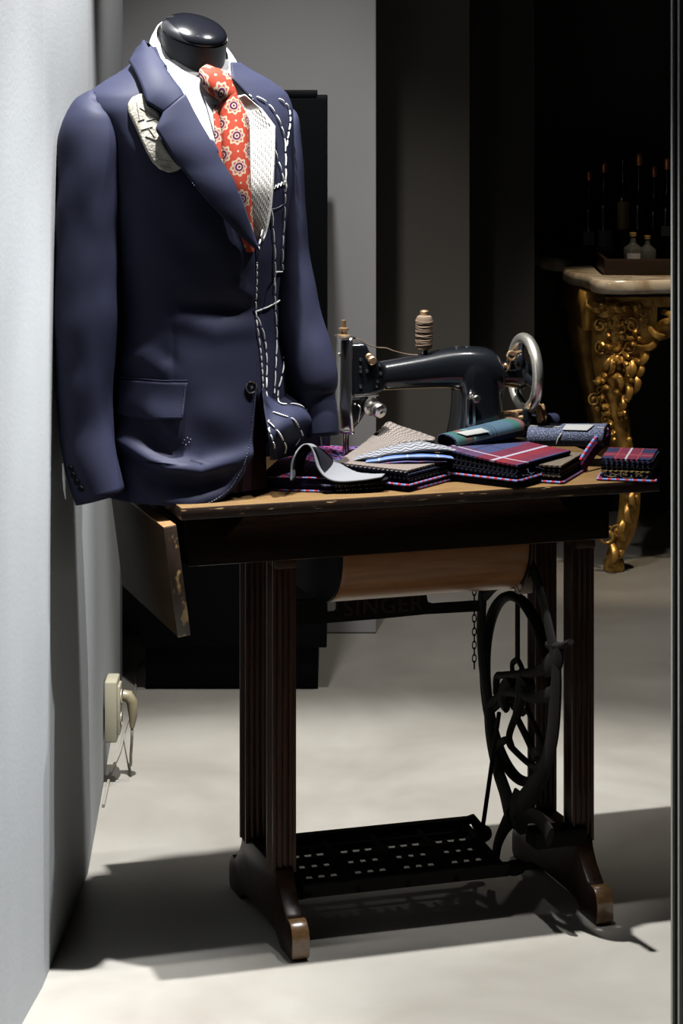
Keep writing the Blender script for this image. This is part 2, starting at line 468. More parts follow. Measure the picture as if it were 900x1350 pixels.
b.build('apron', wood('apron_wood', (0.022, 0.011, 0.006), (0.050, 0.022, 0.011), 0.4, 16, (1.2, 9, 9), 0.1), tb)
b = MB(); box(b, (0.19, 0.22, 0.669), (0.72, 0.39, 0.008), 0.001); b.build('case_bottom', m_pan, tb)
# drop leaf on the left end
rot = Matrix.Rotation(math.radians(-7.5), 3, 'Y')
lf = MB(); box(lf, (-0.2115, 0.205, 0.647), (0.021, 0.40, 0.182), 0.0012, rot)
leaf = lf.build('drop_leaf', m_leaf, tb)
le = MB(); box(le, (-0.2115, 0.0035, 0.647), (0.0213, 0.003, 0.1823), 0.0005, rot); le.build('worn_edge', m_leafedge, leaf)
le = MB(); box(le, Vector((-0.2115, 0.205, 0.647)) + rot @ Vector((0, 0, 0.0915)), (0.0212, 0.4005, 0.0018), 0.0004, rot)
le.build('top_edge', wood('leaf_top_wood', (0.25, 0.12, 0.05), (0.4, 0.22, 0.09), 0.35, 20, (4, 2, 3)), leaf)
for tt in (0.08, 0.33):
    hg = MB()
    box(hg, (-0.197, tt, 0.742), (0.022, 0.05, 0.0025), 0.0005); tube(hg, [(-0.2065, tt - 0.025, 0.741), (-0.2065, tt + 0.025, 0.741)], 0.0035, 8)
    box(hg, (-0.2045, tt, 0.732), (0.003, 0.045, 0.022), 0.0005)
    hg.build('hinge', m_iron, tb)
# trestles
def post(s, t):
    p = 0.041; h = p / 2
    # fluted square section
    sec = []
    for side in range(4):
        a = PI / 2 * side
        for u in np.linspace(-h, h, 25)[:-1]:
            g = 0.0
            for c in (-0.0105, 0.0, 0.0105):
                d = abs(u - c) / 0.0042
                if d < 1: g = max(g, 0.0042 * math.sqrt(1 - d * d))
            x, y = h - g, u
            sec.append((x * math.cos(a) - y * math.sin(a), x * math.sin(a) + y * math.cos(a)))
    mb = MB()
    mb.M = Matrix.Translation((s, t, 0))
    n = len(sec)
    vs = [(x, y, z) for z in (0.118, 0.668) for x, y in sec]
    mb.add(vs, [(k, (k + 1) % n, n + (k + 1) % n, n + k) for k in range(n)] + [tuple(range(n - 1, -1, -1)), tuple(range(n, 2 * n))])
    return mb
def foot_profile():
    pts = []
    L = 0.40
    def arc(cx, cz, rx, rz, a0, a1, n=10): return [(cx + rx * math.cos(math.radians(a0 + (a1 - a0) * i / n)), cz + rz * math.sin(math.radians(a0 + (a1 - a0) * i / n))) for i in range(n + 1)]
    half = [(0.092, 0.126), (0.088, 0.121)]
    half += [(0.088 - 0.048 * u, 0.121 - 0.058 * (u ** 0.62)) for u in np.linspace(0.08, 1, 10)]
    half += arc(0.026, 0.034, 0.026, 0.030, 70, 180, 8)
    half += [(0.0, 0.012), (0.004, 0.004), (0.012, 0.0), (0.07, 0.0), (0.082, 0.008), (0.10, 0.018), (0.14, 0.021)]
    other = [(L - x, z) for x, z in reversed(half)]
    return half + other
for s in (0.0, 0.55):
    fb = MB(); poly_prism(fb, foot_profile(), lambda a, b_, k, s=s: Vector((s - 0.015 + k, a, b_)), 0.030, 0.003)
    f_ = fb.build('foot_board', m_footwood, tb)
    tp = MB()
    prof = [(0.026 + 0.0265 * math.cos(math.radians(a)), 0.034 + 0.0305 * math.sin(math.radians(a))) for a in np.linspace(80, 180, 12)] + [(-0.0005, 0.012), (0.0045, 0.003)]
    inner = [(x + (0.03 - x) * 0.12, z + (0.03 - z) * 0.10) for x, z in reversed(prof)]
    poly_prism(tp, prof + inner, lambda a, b_, k, s=s: Vector((s - 0.0153 + k, a, b_)), 0.0306, 0.002)
    tp.build('toe_tip', m_tip, f_)  # lighter wood over the front tip of the foot board
    for t in (0.117, 0.287): post(s, t).build('post', m_darkwood, tb)
    rl = MB(); box(rl, (s, 0.202, 0.651), (0.038, 0.235, 0.028), 0.003); rl.build('top_rail', m_darkwood, tb)
# belly pan under the machine
prof = [(0.042, 0.668)] + [(0.042 + 0.118 * (1 - math.cos(a)), 0.66 - 0.098 * math.sin(a)) for a in np.linspace(0, PI / 2, 14)] + [(0.30, 0.560), (0.345, 0.58), (0.37, 0.668)]
pr_ = MB(); xs = np.linspace(0.082, 0.432, 24)
rows = []
for s in xs:
    k = 1.0
    rows.append([Vector((s, a, z)) for a, z in prof])
grid(pr_, rows); pan = pr_.build('belly_pan', m_pan, tb, solid=0.006, offset=-1, smooth=60)
for s in (0.084, 0.428):
    e = MB(); poly_prism(e, prof, lambda a, b_, k, s=s: Vector((s - 0.003 + k, a, b_ - 0.0005)), 0.006)
    e.build('end_panel', m_blk, pan)
# iron cross brace with lettering
TBR = 0.235
def brace_pt(px, py): return on_t(px, py, TBR)
s0b, zl0 = brace_pt(392, 824); _, zl1 = brace_pt(392, 788); s1b, zr0 = brace_pt(630, 806); _, zr1 = brace_pt(630, 778)
out = [brace_pt(*p) for p in [(372, 826), (425, 822), (500, 816), (560, 810), (632, 806), (632, 793), (572, 797), (564, 794), (562, 783), (445, 789), (372, 793)]]
h1 = [brace_pt(*p) for p in [(433, 793), (443, 792), (445, 795), (445, 804), (443, 807), (433, 808), (431, 805), (431, 796)]]
h2 = [brace_pt(*p) for p in [(564, 785), (622, 781), (622, 795), (566, 798), (562, 796), (562, 787)]]
br = MB(); poly_prism(br, out, lambda a, b_, k: Vector((a, TBR + k, b_)), 0.012, 0.0, holes=(h1,))
brace = br.build('cross_brace', m_iron, tb)
def text_mesh(name, body, size, mat, parent, M, ext=0.0012):
    cu = bpy.data.curves.new(name + '_c', 'FONT'); cu.body = body; cu.size = size; cu.extrude = ext; cu.align_x = 'CENTER'; cu.align_y = 'CENTER'
    cu.space_character = 1.12; cu.offset = 0.0006
    o = bpy.data.objects.new(name + '_t', cu); COL.objects.link(o)
    dg = bpy.context.evaluated_depsgraph_get()
    me = bpy.data.meshes.new_from_object(o.evaluated_get(dg)); bpy.data.objects.remove(o); bpy.data.curves.remove(cu)
    me.transform(M); me.materials.clear(); me.materials.append(mat)
    o = bpy.data.objects.new(name, me); COL.objects.link(o); o.parent = parent; PM[o.name] = PM[parent.name].copy()
    return o
ca = brace_pt(505, 799)
slope = math.atan2(zr1 - zl1, s1b - s0b)
m_rust = simple('worn_brass_letters', (0.045, 0.026, 0.015), 0.7, 0.0, spec=0.1)
text_mesh('lettering', 'SINGER', 0.041, m_rust, brace, Matrix.Translation((ca[0], TBR - 0.0005, ca[1])) @ Matrix.Rotation(PI / 2, 4, 'X') @ Matrix.Scale(1.0, 4, (1, 0, 0)))
# chain
ch = MB(); sC, zC = on_t(625, 780, 0.16)
zz = zC; k = 0
while zz > zC - 0.135:
    pts = []
    for a in np.linspace(0, 2 * PI, 14)[:-1]:
        dx, dz = 0.0036 * math.cos(a), 0.0075 * math.sin(a)
        pts.append((sC + (dx if k % 2 == 0 else dx * 0.3), 0.16 + (0 if k % 2 == 0 else dx), zz + dz))
    tube(ch, pts, 0.0011, 6, closed=True); zz -= 0.0118; k += 1
ch.build('chain', m_iron, tb)
# fly wheel
SW = 0.467; tc_, zc_ = on_s(682, 907, SW); RW = 0.162
fw = MB()
ring = [(SW, tc_ + RW * math.cos(a), zc_ + RW * math.sin(a)) for a in np.linspace(0, 2 * PI, 65)[:-1]]
tube(fw, ring, (0.011, 0.009), 12, closed=True, ref=(1, 0, 0))
wheel = fw.build('flywheel', m_iron, tb)
sp = MB()
for k in range(3):
    a = math.radians(90 + 120 * k)
    c, s_ = math.cos(a), math.sin(a)
    q = lambda r, off=0.0: (SW, tc_ + r * math.cos(a + off), zc_ + r * math.sin(a + off))
    tube(sp, [q(0.155), q(0.09), q(0.05)], [(0.004, 0.007)] * 3, 8, ref=(1, 0, 0))
    for sg in (-1, 1):
        tube(sp, spline([q(0.052), q(0.045, sg * 0.6), q(0.028, sg * 0.9)], 8), [(0.004, 0.006)] * 8, 8, ref=(1, 0, 0))
sp.build('spokes', m_iron, wheel)
hb = MB(); lathe(hb, [(0.0, -0.022), (0.02, -0.022), (0.024, -0.016), (0.03, -0.004), (0.03, 0.006), (0.02, 0.014), (0.012, 0.03), (0, 0.03)], 20, frame((SW, tc_, zc_), (1, 0, 0)))
hb.build('hub', m_iron, wheel)
# lyre shaped iron stand carrying the wheel
SL = 0.440
def lq(px, py): t, z = on_s(px, py, SL); return Vector((SL, t, z))
ir = MB()
def bar(pts, r, n=30):
    P = spline(pts, n); tube(ir, [lq(p[0], p[1]) for p in P], [(0.006, p[2] * r) for p in P], 10, ref=(1, 0, 0))
bar([(636, 780, 1), (634, 830, 1.1), (637, 880, 1.2), (643, 925, 1.25), (646, 970, 1.2), (654, 1010, 1.3), (664, 1040, 1.5), (672, 1068, 1.9)], 0.0165)
bar([(700, 745, 0.8), (712, 780, 0.8), (724, 830, 0.9), (733, 880, 1.1), (731, 935, 1.4), (727, 975, 1.3), (717, 1015, 1.2), (700, 1045, 1.4), (688, 1068, 1.9)], 0.0165)
bar([(640, 785, 1.0), (655, 772, 0.8), (678, 768, 0.7), (695, 755, 0.8)], 0.010, 20)
bar([(640, 935, 0.8), (662, 915, 0.7), (678, 912, 0.8), (703, 920, 0.8), (728, 915, 1.2)], 0.012)
bar([(652, 985, 1), (668, 975, 0.7), (674, 985, 0.6), (695, 1005, 0.6), (712, 1015, 0.8)], 0.009)
bar([(674, 985, 0.7), (671, 970, 0.6), (678, 948, 0.7), (688, 925, 0.8), (690, 905, 0.9)], 0.011)
bar([(682, 948, 0.6), (694, 972, 0.7), (707, 1000, 0.8)], 0.010, 14)
bar([(654, 915, 0.8), (655, 893, 0.7), (664, 890, 0.6), (690, 888, 0.7), (722, 882, 1.0)], 0.011)
bar([(690, 890, 1.2), (686, 905, 1.2), (684, 925, 1.0), (680, 948, 0.8)], 0.016, 14)
bar([(676, 1060, 2.2), (684, 1075, 2.6), (682, 1092, 1.2)], 0.016, 12)
bar([(672, 1078, 1.3), (664, 1092, 1.0), (656, 1112, 0.9), (652, 1138, 0.9)], 0.015, 20)
bar([(690, 1074, 1.2), (706, 1076, 1.0), (718, 1090, 1.2), (725, 1104, 1.6)], 0.014, 20)
bar([(722, 850, 0.7), (738, 852, 0.6), (752, 846, 0.5)], 0.010, 12)
bar([(718, 882, 1.0), (734, 868, 1.4), (738, 852, 0.8)], 0.016, 12)
bar([(672, 895, 0.8), (662, 918, 1.2), (668, 935, 0.6)], 0.016, 12)
iron = ir.build('iron_stand', m_iron, tb)
ft, fz = on_s(723, 1102, 0.49)
bm_ = MB(); box(bm_, (0.505, ft, fz), (0.10, 0.05, 0.03), 0.004); bm_.build('mounting_lug', m_iron, iron)
# bracket castings next to the belly pan
bk = MB(); q0 = lq(690, 765); box(bk, (SL, q0.y, q0.z), (0.03, 0.02, 0.045), 0.004); ellipsoid(bk, (SL - 0.012, q0.y - 0.008, q0.z - 0.002), (0.008, 0.012, 0.016))
bk.build('belt_bracket', simple('worn_iron', (0.10, 0.075, 0.06), 0.35, 0.7), iron)
# treadle
zt = 0.105
def tq(px, py, z=zt): s, t = st(px, py, z); return (s, t)
trd = MB()
c_bl, c_br, c_fr, c_fl = tq(395, 1137), tq(615, 1108), tq(662, 1152, 0.09), tq(400, 1190, 0.09)
sL, sR, tF, tB = 0.03, 0.405, 0.085, 0.30
slp = 0.06
zf = lambda t: 0.075 + (t - tF) * 0.10
def bx(s0_, s1_, t0_, t1_, h=0.012):
    vs = []
    for s_ in (s0_, s1_):
        for t_ in (t0_, t1_):
            for dz in (0, h): vs.append((s_, t_, zf(t_) + dz))
    trd.add(vs, [(0, 1, 3, 2), (4, 6, 7, 5), (0, 4, 5, 1), (2, 3, 7, 6), (0, 2, 6, 4), (1, 5, 7, 3)])
bx(sL, sR, tF, tF + 0.014, 0.02); bx(sL, sR, tB - 0.014, tB, 0.02); bx(sL, sL + 0.014, tF, tB); bx(sR - 0.014, sR, tF, tB)
for u in (0.26, 0.5, 0.74): s_ = sL + (sR - sL) * u; bx(s_ - 0.005, s_ + 0.005, tF, tB)
for u in (0.2, 0.4, 0.6, 0.8): t_ = tF + (tB - tF) * u; bx(sL, sR, t_ - 0.004, t_ + 0.004)
for i in range(16):
    s_ = sL + 0.02 + (sR - sL - 0.04) * i / 15; bx(s_ - 0.003, s_ + 0.003, tF + 0.06, tB - 0.06, 0.010)
ped_ = trd.build('treadle_pedal', m_iron, tb, smooth=0)
ta = MB()
bt, bz = on_t(636, 1099, 0.30)
tube(ta, [(sR - 0.03, 0.293, zf(0.29) + 0.008), (sR + 0.012, 0.296, zf(0.3) + 0.015), (bt, 0.30, bz)], [0.008, 0.009, 0.012], 10)
ellipsoid(ta, (bt, 0.30, bz), (0.018, 0.015, 0.016))
for s_ in (sL - 0.005, sR + 0.012): ellipsoid(ta, (s_ + 0.01, 0.115, 0.078), (0.022, 0.014, 0.014))
tube(ta, [(-0.01, 0.115, 0.078), (0.46, 0.115, 0.078)], 0.007, 8)
ta.build('pivot_arm', m_iron, ped_)
m_dot = simple('worn_steel_dots', (0.13, 0.125, 0.12), 0.3, 0.8)
for (px_, py_) in ((437, 1160), (464, 1157), (480, 1155), (510, 1152), (537, 1148), (562, 1145)):
    pl = MB(); s_, t_ = st(px_, py_, 0.098); box(pl, (s_, t_, zf(t_) + 0.013), (0.011, 0.016, 0.002), 0.0005); pl.build('rivet', m_dot, ped_)
rod = MB(); q1 = lq(668, 935)
tube(rod, [(bt, 0.30, bz + 0.01), (SW - 0.05, q1.y - 0.02, q1.z)], 0.0042, 8); rod.build('pitman_rod', m_iron, tb)
# ================================================================= tailor's dummy, shirt, tie, jacket
PHI = math.radians(33)
L_ = Vector((math.cos(PHI), math.sin(PHI), 0)); F_ = Vector((math.sin(PHI), -math.cos(PHI), 0))
YC = 4.36
def pchip(xs, ys):
    xs = np.array(xs, float); ys = np.array(ys, float)
    h = np.diff(xs); dl = np.diff(ys) / h; m = np.zeros_like(ys)
    m[0], m[-1] = dl[0], dl[-1]
    for i in range(1, len(xs) - 1):
        if dl[i - 1] * dl[i] > 0:
            w1, w2 = 2 * h[i] + h[i - 1], h[i] + 2 * h[i - 1]
            m[i] = (w1 + w2) / (w1 / dl[i - 1] + w2 / dl[i])
    def f(x):
        x = min(max(x, xs[0]), xs[-1]); i = min(max(int(np.searchsorted(xs, x)) - 1, 0), len(xs) - 2)
        t = (x - xs[i]) / h[i]
        return ((2 * t**3 - 3 * t**2 + 1) * ys[i] + (t**3 - 2 * t**2 + t) * h[i] * m[i] + (-2 * t**3 + 3 * t**2) * ys[i + 1] + (t**3 - t**2) * h[i] * m[i + 1])
    return f
# z, half width, half depth, X of centre, forward shift, exponent
RINGS = [(0.72, 0.165, 0.153, -0.258, 0.008, 2.2), (0.77, 0.165, 0.150, -0.258, 0.008, 2.2), (0.85, 0.163, 0.143, -0.256, 0.007, 2.2), (0.95, 0.157, 0.129, -0.253, 0.004, 2.2),
         (1.066, 0.150, 0.110, -0.252, 0.004, 2.2), (1.17, 0.158, 0.121, -0.256, 0.010, 2.25), (1.275, 0.171, 0.127, -0.258, 0.010, 2.3), (1.33, 0.178, 0.122, -0.258, 0.006, 2.35),
         (1.38, 0.186, 0.113, -0.257, 0.0, 2.4), (1.412, 0.190, 0.104, -0.257, -0.004, 2.4), (1.437, 0.184, 0.097, -0.256, -0.008, 2.35), (1.46, 0.156, 0.089, -0.256, -0.012, 2.25),
         (1.485, 0.110, 0.077, -0.256, -0.016, 2.15), (1.505, 0.082, 0.069, -0.256, -0.018, 2.05), (1.525, 0.064, 0.060, -0.256, -0.020, 2.0)]
zr = [r[0] for r in RINGS]
fa, fb_, fx, fs_, fn_ = [pchip(zr, [r[k] for r in RINGS]) for k in (1, 2, 3, 4, 5)]
def torso(th, z, off=0.0):
    a, b, n = fa(z) + off, fb_(z) + off, fn_(z)
    s, c = math.sin(th), math.cos(th)
    u = a * math.copysign(abs(s) ** (2 / n), s); v = b * math.copysign(abs(c) ** (2 / n), c) + fs_(z)
    return Vector((fx(z), YC, z)) + L_ * u + F_ * v
def bvh_of(rows, closed=False):
    vs = [Vector(p) for r in rows for p in r]; m = len(rows[0]); fs = []
    for i in range(len(rows) - 1):
        for j in range(m if closed else m - 1):
            k = (j + 1) % m; fs.append((i * m + j, i * m + k, (i + 1) * m + k, (i + 1) * m + j))
    return BVHTree.FromPolygons(vs, fs)
EYE = Vector((0, 0, CH))
def hit(bv, px, py):
    d = Vector(((px - CX) / F, 1, -(py - HY) / F)).normalized()
    loc, nor, i, dist = bv.ray_cast(EYE, d)
    if loc is None:
        q = at(px, py, YC - 0.05)
        loc, nor, i, dist = bv.find_nearest(q)
        if nor.dot(d) > 0: nor = -nor
        return q * 0.3 + loc * 0.7, nor
    if nor.dot(d) > 0: nor = -nor
    return loc, nor

DUM = thing('tailor_dummy', 'black tailor dummy bust with glossy neck cap standing on the sewing table', 'mannequin', (-0.257, YC, TOP))
m_neck = simple('dummy_cloth', (0.012, 0.022, 0.028), 0.6, bump=0.1, bscale=600, sheen=0.1)
m_cap = simple('glossy_black_cap', (0.008, 0.009, 0.013), 0.16, coat=0.6)
NC = Vector((-0.2565, YC + 0.012, 0))
tl = math.radians(27); capn = (Vector((0, 0, 1)) * math.cos(tl) + F_ * math.sin(tl)).normalized()
cap_c = at(256, 43, YC - 0.012)
nk = MB()
rows = []
cols = 48
base = Vector((-0.2575, YC + 0.01, 1.425))
for k in range(15):
    u = k / 14
    row = []
    c = base.lerp(cap_c, u)
    Mz = frame(c, Vector((0, 0, 1)).lerp(capn, u ** 1.3), L_)
    r = 0.059 - 0.005 * math.sin(u * PI)
    for j in range(cols):
        a = 2 * PI * j / cols; row.append(Mz @ Vector((r * math.cos(a), r * 1.0 * math.sin(a), 0)))
    rows.append(row)
grid(nk, rows, closed=True); nk.build('neck', m_neck, DUM, world=True)
cp = MB(); lathe(cp, [(0.0, -0.004), (0.052, -0.004), (0.0555, -0.001), (0.057, 0.0025), (0.0565, 0.006), (0.053, 0.0105), (0.046, 0.015), (0.034, 0.0195), (0.02, 0.0225), (0.008, 0.0235), (0, 0.0236)], 56, frame(cap_c, capn, L_))
cp.build('neck_cap', m_cap, DUM, world=True, smooth=60)
gr = MB(); lathe(gr, [(0.05, -0.009), (0.0525, -0.009), (0.0525, -0.003), (0.05, -0.003)], 48, frame(cap_c, capn, L_)); gr.build('neck_ring', m_blk, DUM, world=True)
bd = MB(); rows = [[torso(2 * PI * j / 64, z, -0.022 - 0.06 * max(0, (1.0 - z) / 0.12) ** 2) for j in range(64)] for z in np.linspace(0.88, 1.455, 40)]
grid(bd, rows, closed=True); bd.build('torso', m_neck, DUM, world=True)
bs = MB(); lathe(bs, [(0.0, TOP), (0.075, TOP), (0.075, TOP + 0.012), (0.05, TOP + 0.02), (0.02, TOP + 0.035), (0.02, TOP + 0.16), (0, TOP + 0.16)], 32, Matrix.Translation((-0.257, YC + 0.01, 0))); bs.build('base', m_blk, DUM, world=True)

# ---- shirt
m_shirt = simple('white_shirt_cotton', (0.66, 0.66, 0.68), 0.75, bump=0.05, bscale=500)
SH = thing('dress_shirt', 'white dress shirt with spread collar worn under the navy jacket', 'shirt', (-0.257, YC, TOP + 0.02))
sh_rows = [[torso(th, z, -0.013) for th in np.linspace(-1.35, 1.35, 80)] for z in np.linspace(1.03, 1.50, 60)]
s_ = MB(); grid(s_, sh_rows); s_.build('shirt_front', m_shirt, SH, world=True)
shb = bvh_of(sh_rows)
def collar_pt(psi, u):
    """u 0 top rim .. 1 outer rim"""
    c = math.cos(psi)
    top = Vector((NC.x, NC.y, 0)) + (L_ * math.sin(psi) + F_ * c) * (0.0605 + 0.002 * (1 - c)); top.z = 1.523 - 0.046 * c
    ap = abs(psi)
    rr = np.interp(ap, [0, 0.10, 0.45, 0.70, 1.0, 1.57, 2.3, PI], [0.068, 0.071, 0.090, 0.099, 0.095, 0.081, 0.074, 0.070])
    zz = np.interp(ap, [0, 0.10, 0.45, 0.70, 1.0, 1.57, 2.3, PI], [1.464, 1.460, 1.438, 1.424, 1.448, 1.495, 1.520, 1.530])
    bot = Vector((NC.x, NC.y, 0)) + (L_ * math.sin(psi) + F_ * c) * float(rr); bot.z = float(zz)
    p = top.lerp(bot, u)
    p += (L_ * math.sin(psi) + F_ * c) * (0.004 * math.sin(u * PI))
    return p
psis = list(np.linspace(0.06, 2 * PI - 0.06, 120))
rows = [[collar_pt(ps if ps <= PI else ps - 2 * PI, u) for ps in psis] for u in np.linspace(0, 1, 14)]
c_ = MB(); grid(c_, rows); c_.build('shirt_collar', m_shirt, SH, world=True, solid=0.0022, offset=0)
stand = MB(); rows = [[Vector((NC.x, NC.y, 1.520 - 0.046 * math.cos(ps) - 0.045 * u)) + (L_ * math.sin(ps) + F_ * math.cos(ps)) * (0.0595 + 0.004 * u) for ps in np.linspace(0, 2 * PI, 60)] for u in np.linspace(0, 1, 5)]
grid(stand, rows); stand.build('collar_stand', m_shirt, SH, world=True)
def overlay(name, mat, parent, A, B, n, m, bv, lift=0.004, solid=0.0015, lf=None, sub=0, smooth=50):
    """strip between two pixel polylines laid on a surface and lifted along its normal"""
    LA, LB = lin(A, n), lin(B, n)
    rows = []
    for i in range(n):
        r = []
        for j in range(m):
            u = j / (m - 1); q = LA[i] * (1 - u) + LB[i] * u
            p, nn = hit(bv, q[0], q[1])
            h = lift if lf is None else lf(i / (n - 1), u)
            r.append(p + nn * h)
        rows.append(r)
    mb = MB(); grid(mb, rows)
    return mb.build(name, mat, parent, world=True, solid=solid, offset=0, smooth=smooth), bvh_of(rows), rows
overlay('placket', m_shirt, SH, [(268, 128), (278, 165), (295, 225), (310, 280)], [(287, 128), (300, 165), (314, 225), (324, 280)], 30, 6, shb, 0.003)

# ---- tie
def tie_mat():
    m, nt, b = newmat('medallion_tie_silk')
    uv, u, v = uvxy(nt)
    P = 0.054
    def med(ou, ov):
        a = mth(nt, 'SUBTRACT', mth(nt, 'FRACT', mth(nt, 'ADD', mth(nt, 'DIVIDE', u, P), ou)), 0.5)
        c = mth(nt, 'SUBTRACT', mth(nt, 'FRACT', mth(nt, 'ADD', mth(nt, 'DIVIDE', v, P), ov)), 0.5)
        r = mth(nt, 'SQRT', mth(nt, 'ADD', mth(nt, 'MULTIPLY', a, a), mth(nt, 'MULTIPLY', c, c)))
        an = mth(nt, 'ARCTAN2', a, c)
        pet = mth(nt, 'MULTIPLY', mth(nt, 'COSINE', mth(nt, 'MULTIPLY', an, 8)), 0.03)
        return r, mth(nt, 'SUBTRACT', r, pet)
    base = (0.45, 0.066, 0.040); cream = (0.56, 0.43, 0.31); plum = (0.11, 0.025, 0.09)
    cur = base
    for ou, ov in ((0.0, 0.0), (0.5, 0.5)):
        r, rp = med(ou, ov)
        cur = mixc(nt, mth(nt, 'LESS_THAN', rp, 0.275), cur, cream)
        cur = mixc(nt, mth(nt, 'LESS_THAN', rp, 0.205), cur, (0.35, 0.12, 0.10))
        cur = mixc(nt, mth(nt, 'LESS_THAN', r, 0.165), cur, cream)
        cur = mixc(nt, mth(nt, 'LESS_THAN', r, 0.14), cur, plum)
        cur = mixc(nt, mth(nt, 'LESS_THAN', r, 0.075), cur, cream)
        cur = mixc(nt, mth(nt, 'LESS_THAN', r, 0.04), cur, plum)
    for ou, ov in ((0.5, 0.0), (0.0, 0.5)):
        r, rp = med(ou, ov)
        cur = mixc(nt, mth(nt, 'LESS_THAN', r, 0.035), cur, cream)
    lk(nt, cur, b.inputs['Base Color']); b.inputs['Roughness'].default_value = 0.55; b.inputs['Sheen Weight'].default_value = 0.2
    tw = N(nt, 'ShaderNodeTexWave'); tw.inputs['Scale'].default_value = 320; tw.bands_direction = 'DIAGONAL'
    lk(nt, uv, tw.inputs['Vector'])
    bp = N(nt, 'ShaderNodeBump'); bp.inputs['Strength'].default_value = 0.12; bp.inputs['Distance'].default_value = 0.0006
    lk(nt, tw.outputs[0], bp.inputs['Height']); lk(nt, bp.outputs[0], b.inputs['Normal'])
    return m
m_tie = tie_mat()
TIE = thing('necktie', 'orange red necktie with cream and purple medallions knotted at the white collar', 'necktie', (-0.19, 4.25, 1.15))
# blade: centre px, half width px, Y
ctr = [(296, 128, 11), (301, 145, 16), (306, 162, 19), (307.5, 200, 18), (310, 240, 17), (314, 280, 15), (318, 315, 12), (320, 330, 8)]
rows = []
for c in spline(ctr, 60):
    p0, n0 = hit(shb, c[0], c[1])
    r = []
    for j in range(15):
        u = -1 + 2 * j / 14
        q = at(c[0] + u * c[2], c[1], p0.y)
        p, n1 = hit(shb, c[0] + u * c[2], c[1])
        bulge = 0.017 * (1 - abs(u) ** 2.4)
        r.append(p + n0 * (0.009 + bulge))
    rows.append(r)
mb = MB(); grid(mb, rows); mb.build('blade', m_tie, TIE, world=True, solid=0.003, offset=-1)
# shaded narrow tail beside the blade
rows = []
for c in spline([(284, 140, 6), (287, 165, 7), (290, 200, 8), (296, 240, 9), (304, 290, 9)], 30):
    p, n0 = hit(shb, c[0], c[1])
    rows.append([hit(shb, c[0] + u * c[2], c[1])[0] + n0 * 0.007 for u in np.linspace(-1, 1, 5)])
mb = MB(); grid(mb, rows); mb.build('tail', m_tie, TIE, world=True, solid=0.002, offset=-1)
# knot: tapered, tilted
kc = [(279, 97, 14, 0.004), (279, 100, 21, 0.010), (280, 107, 24.5, 0.015), (285, 118, 21, 0.016), (293, 128, 16, 0.014), (297, 135, 13.5, 0.010), (298, 139, 12, 0.003)]
mb = MB(); P, R = [], []
for c in spline(kc, 26):
    p, n0 = hit(shb, c[0], c[1])
    P.append(p + n0 * 0.014); R.append((c[2] / F * p.y, max(c[3], 0.003)))
tube(mb, P, R, 28, ref=L_)
mb.u = [(w_[1] + 0.010, w_[0] + 0.008) for w_ in mb.u]
mb.build('knot', m_tie, TIE, world=True, smooth=80)
mb = MB()
for sx in (-1, 1):
    rows = []
    for i in range(8):
        u = i / 7
        rows.append([collar_pt(sx * (0.05 + 0.5 * u), 0.55 + 0.25 * w_) + F_ * -0.004 for w_ in np.linspace(0, 1, 4)])
    grid(mb, rows)
mb.build('neck_band', m_tie, TIE, world=True)

# ---- jacket
m_navy = None
def cloth(name, col, col2):
    m, nt, b = newmat(name)
    tc = N(nt, 'ShaderNodeTexCoord')
    no = N(nt, 'ShaderNodeTexNoise'); no.inputs['Scale'].default_value = 700; no.inputs['Detail'].default_value = 3
    lk(nt, tc.outputs['Object'], no.inputs['Vector'])
    lk(nt, mixc(nt, no.outputs[0], col, col2), b.inputs['Base Color'])
    b.inputs['Roughness'].default_value = 0.62; b.inputs['Specular IOR Level'].default_value = 0.35
    b.inputs['Sheen Weight'].default_value = 0.12; b.inputs['Sheen Roughness'].default_value = 0.35
    bp = N(nt, 'ShaderNodeBump'); bp.inputs['Strength'].default_value = 0.12; bp.inputs['Distance'].default_value = 0.0008
    lk(nt, no.outputs[0], bp.inputs['Height']); lk(nt, bp.outputs[0], b.inputs['Normal'])
    return m
m_navy = cloth('navy_wool', (0.031, 0.035, 0.072), (0.047, 0.053, 0.104))
m_lining = simple('plum_lining', (0.025, 0.006, 0.014), 0.5)
JK = thing('suit_jacket', 'unfinished navy suit jacket with white basting stitches worn by the dummy', 'jacket', (-0.257, YC, TOP + 0.005))
ER = [(60, 205), (100, 222), (130, 242), (165, 261), (195, 279), (215, 289), (237, 303), (269, 315), (302, 326), (324, 334), (360, 336), (400, 334), (440, 336), (470, 339), (510, 338), (560, 334), (600, 328), (630, 316), (648, 303), (660, 286), (668, 268), (674, 252)]
EL = [(60, 304), (103, 306), (120, 322), (138, 339), (170, 356), (200, 356), (230, 354), (290, 348), (325, 339), (400, 331), (470, 333), (520, 338), (550, 346), (575, 354), (600, 362), (640, 366), (680, 368)]
def edge_theta(E, z, lo, hi, off):
    ys = [e[0] for e in E]; xs = [e[1] for e in E]
    def g(th):
        x, y = to_px(torso(th, z, off)); return x - np.interp(y, ys, xs)
    if g(lo) > 0: return lo
    if g(hi) < 0: return hi
    for _ in range(40):
        m_ = (lo + hi) / 2
        if g(m_) > 0: hi = m_
        else: lo = m_
    return lo
def segd(p, a, b):
    ax, ay = a; bx_, by = b; dx, dy = bx_ - ax, by - ay
    t = max(0, min(1, ((p[0] - ax) * dx + (p[1] - ay) * dy) / (dx * dx + dy * dy)))
    return math.hypot(p[0] - ax - t * dx, p[1] - ay - t * dy), t
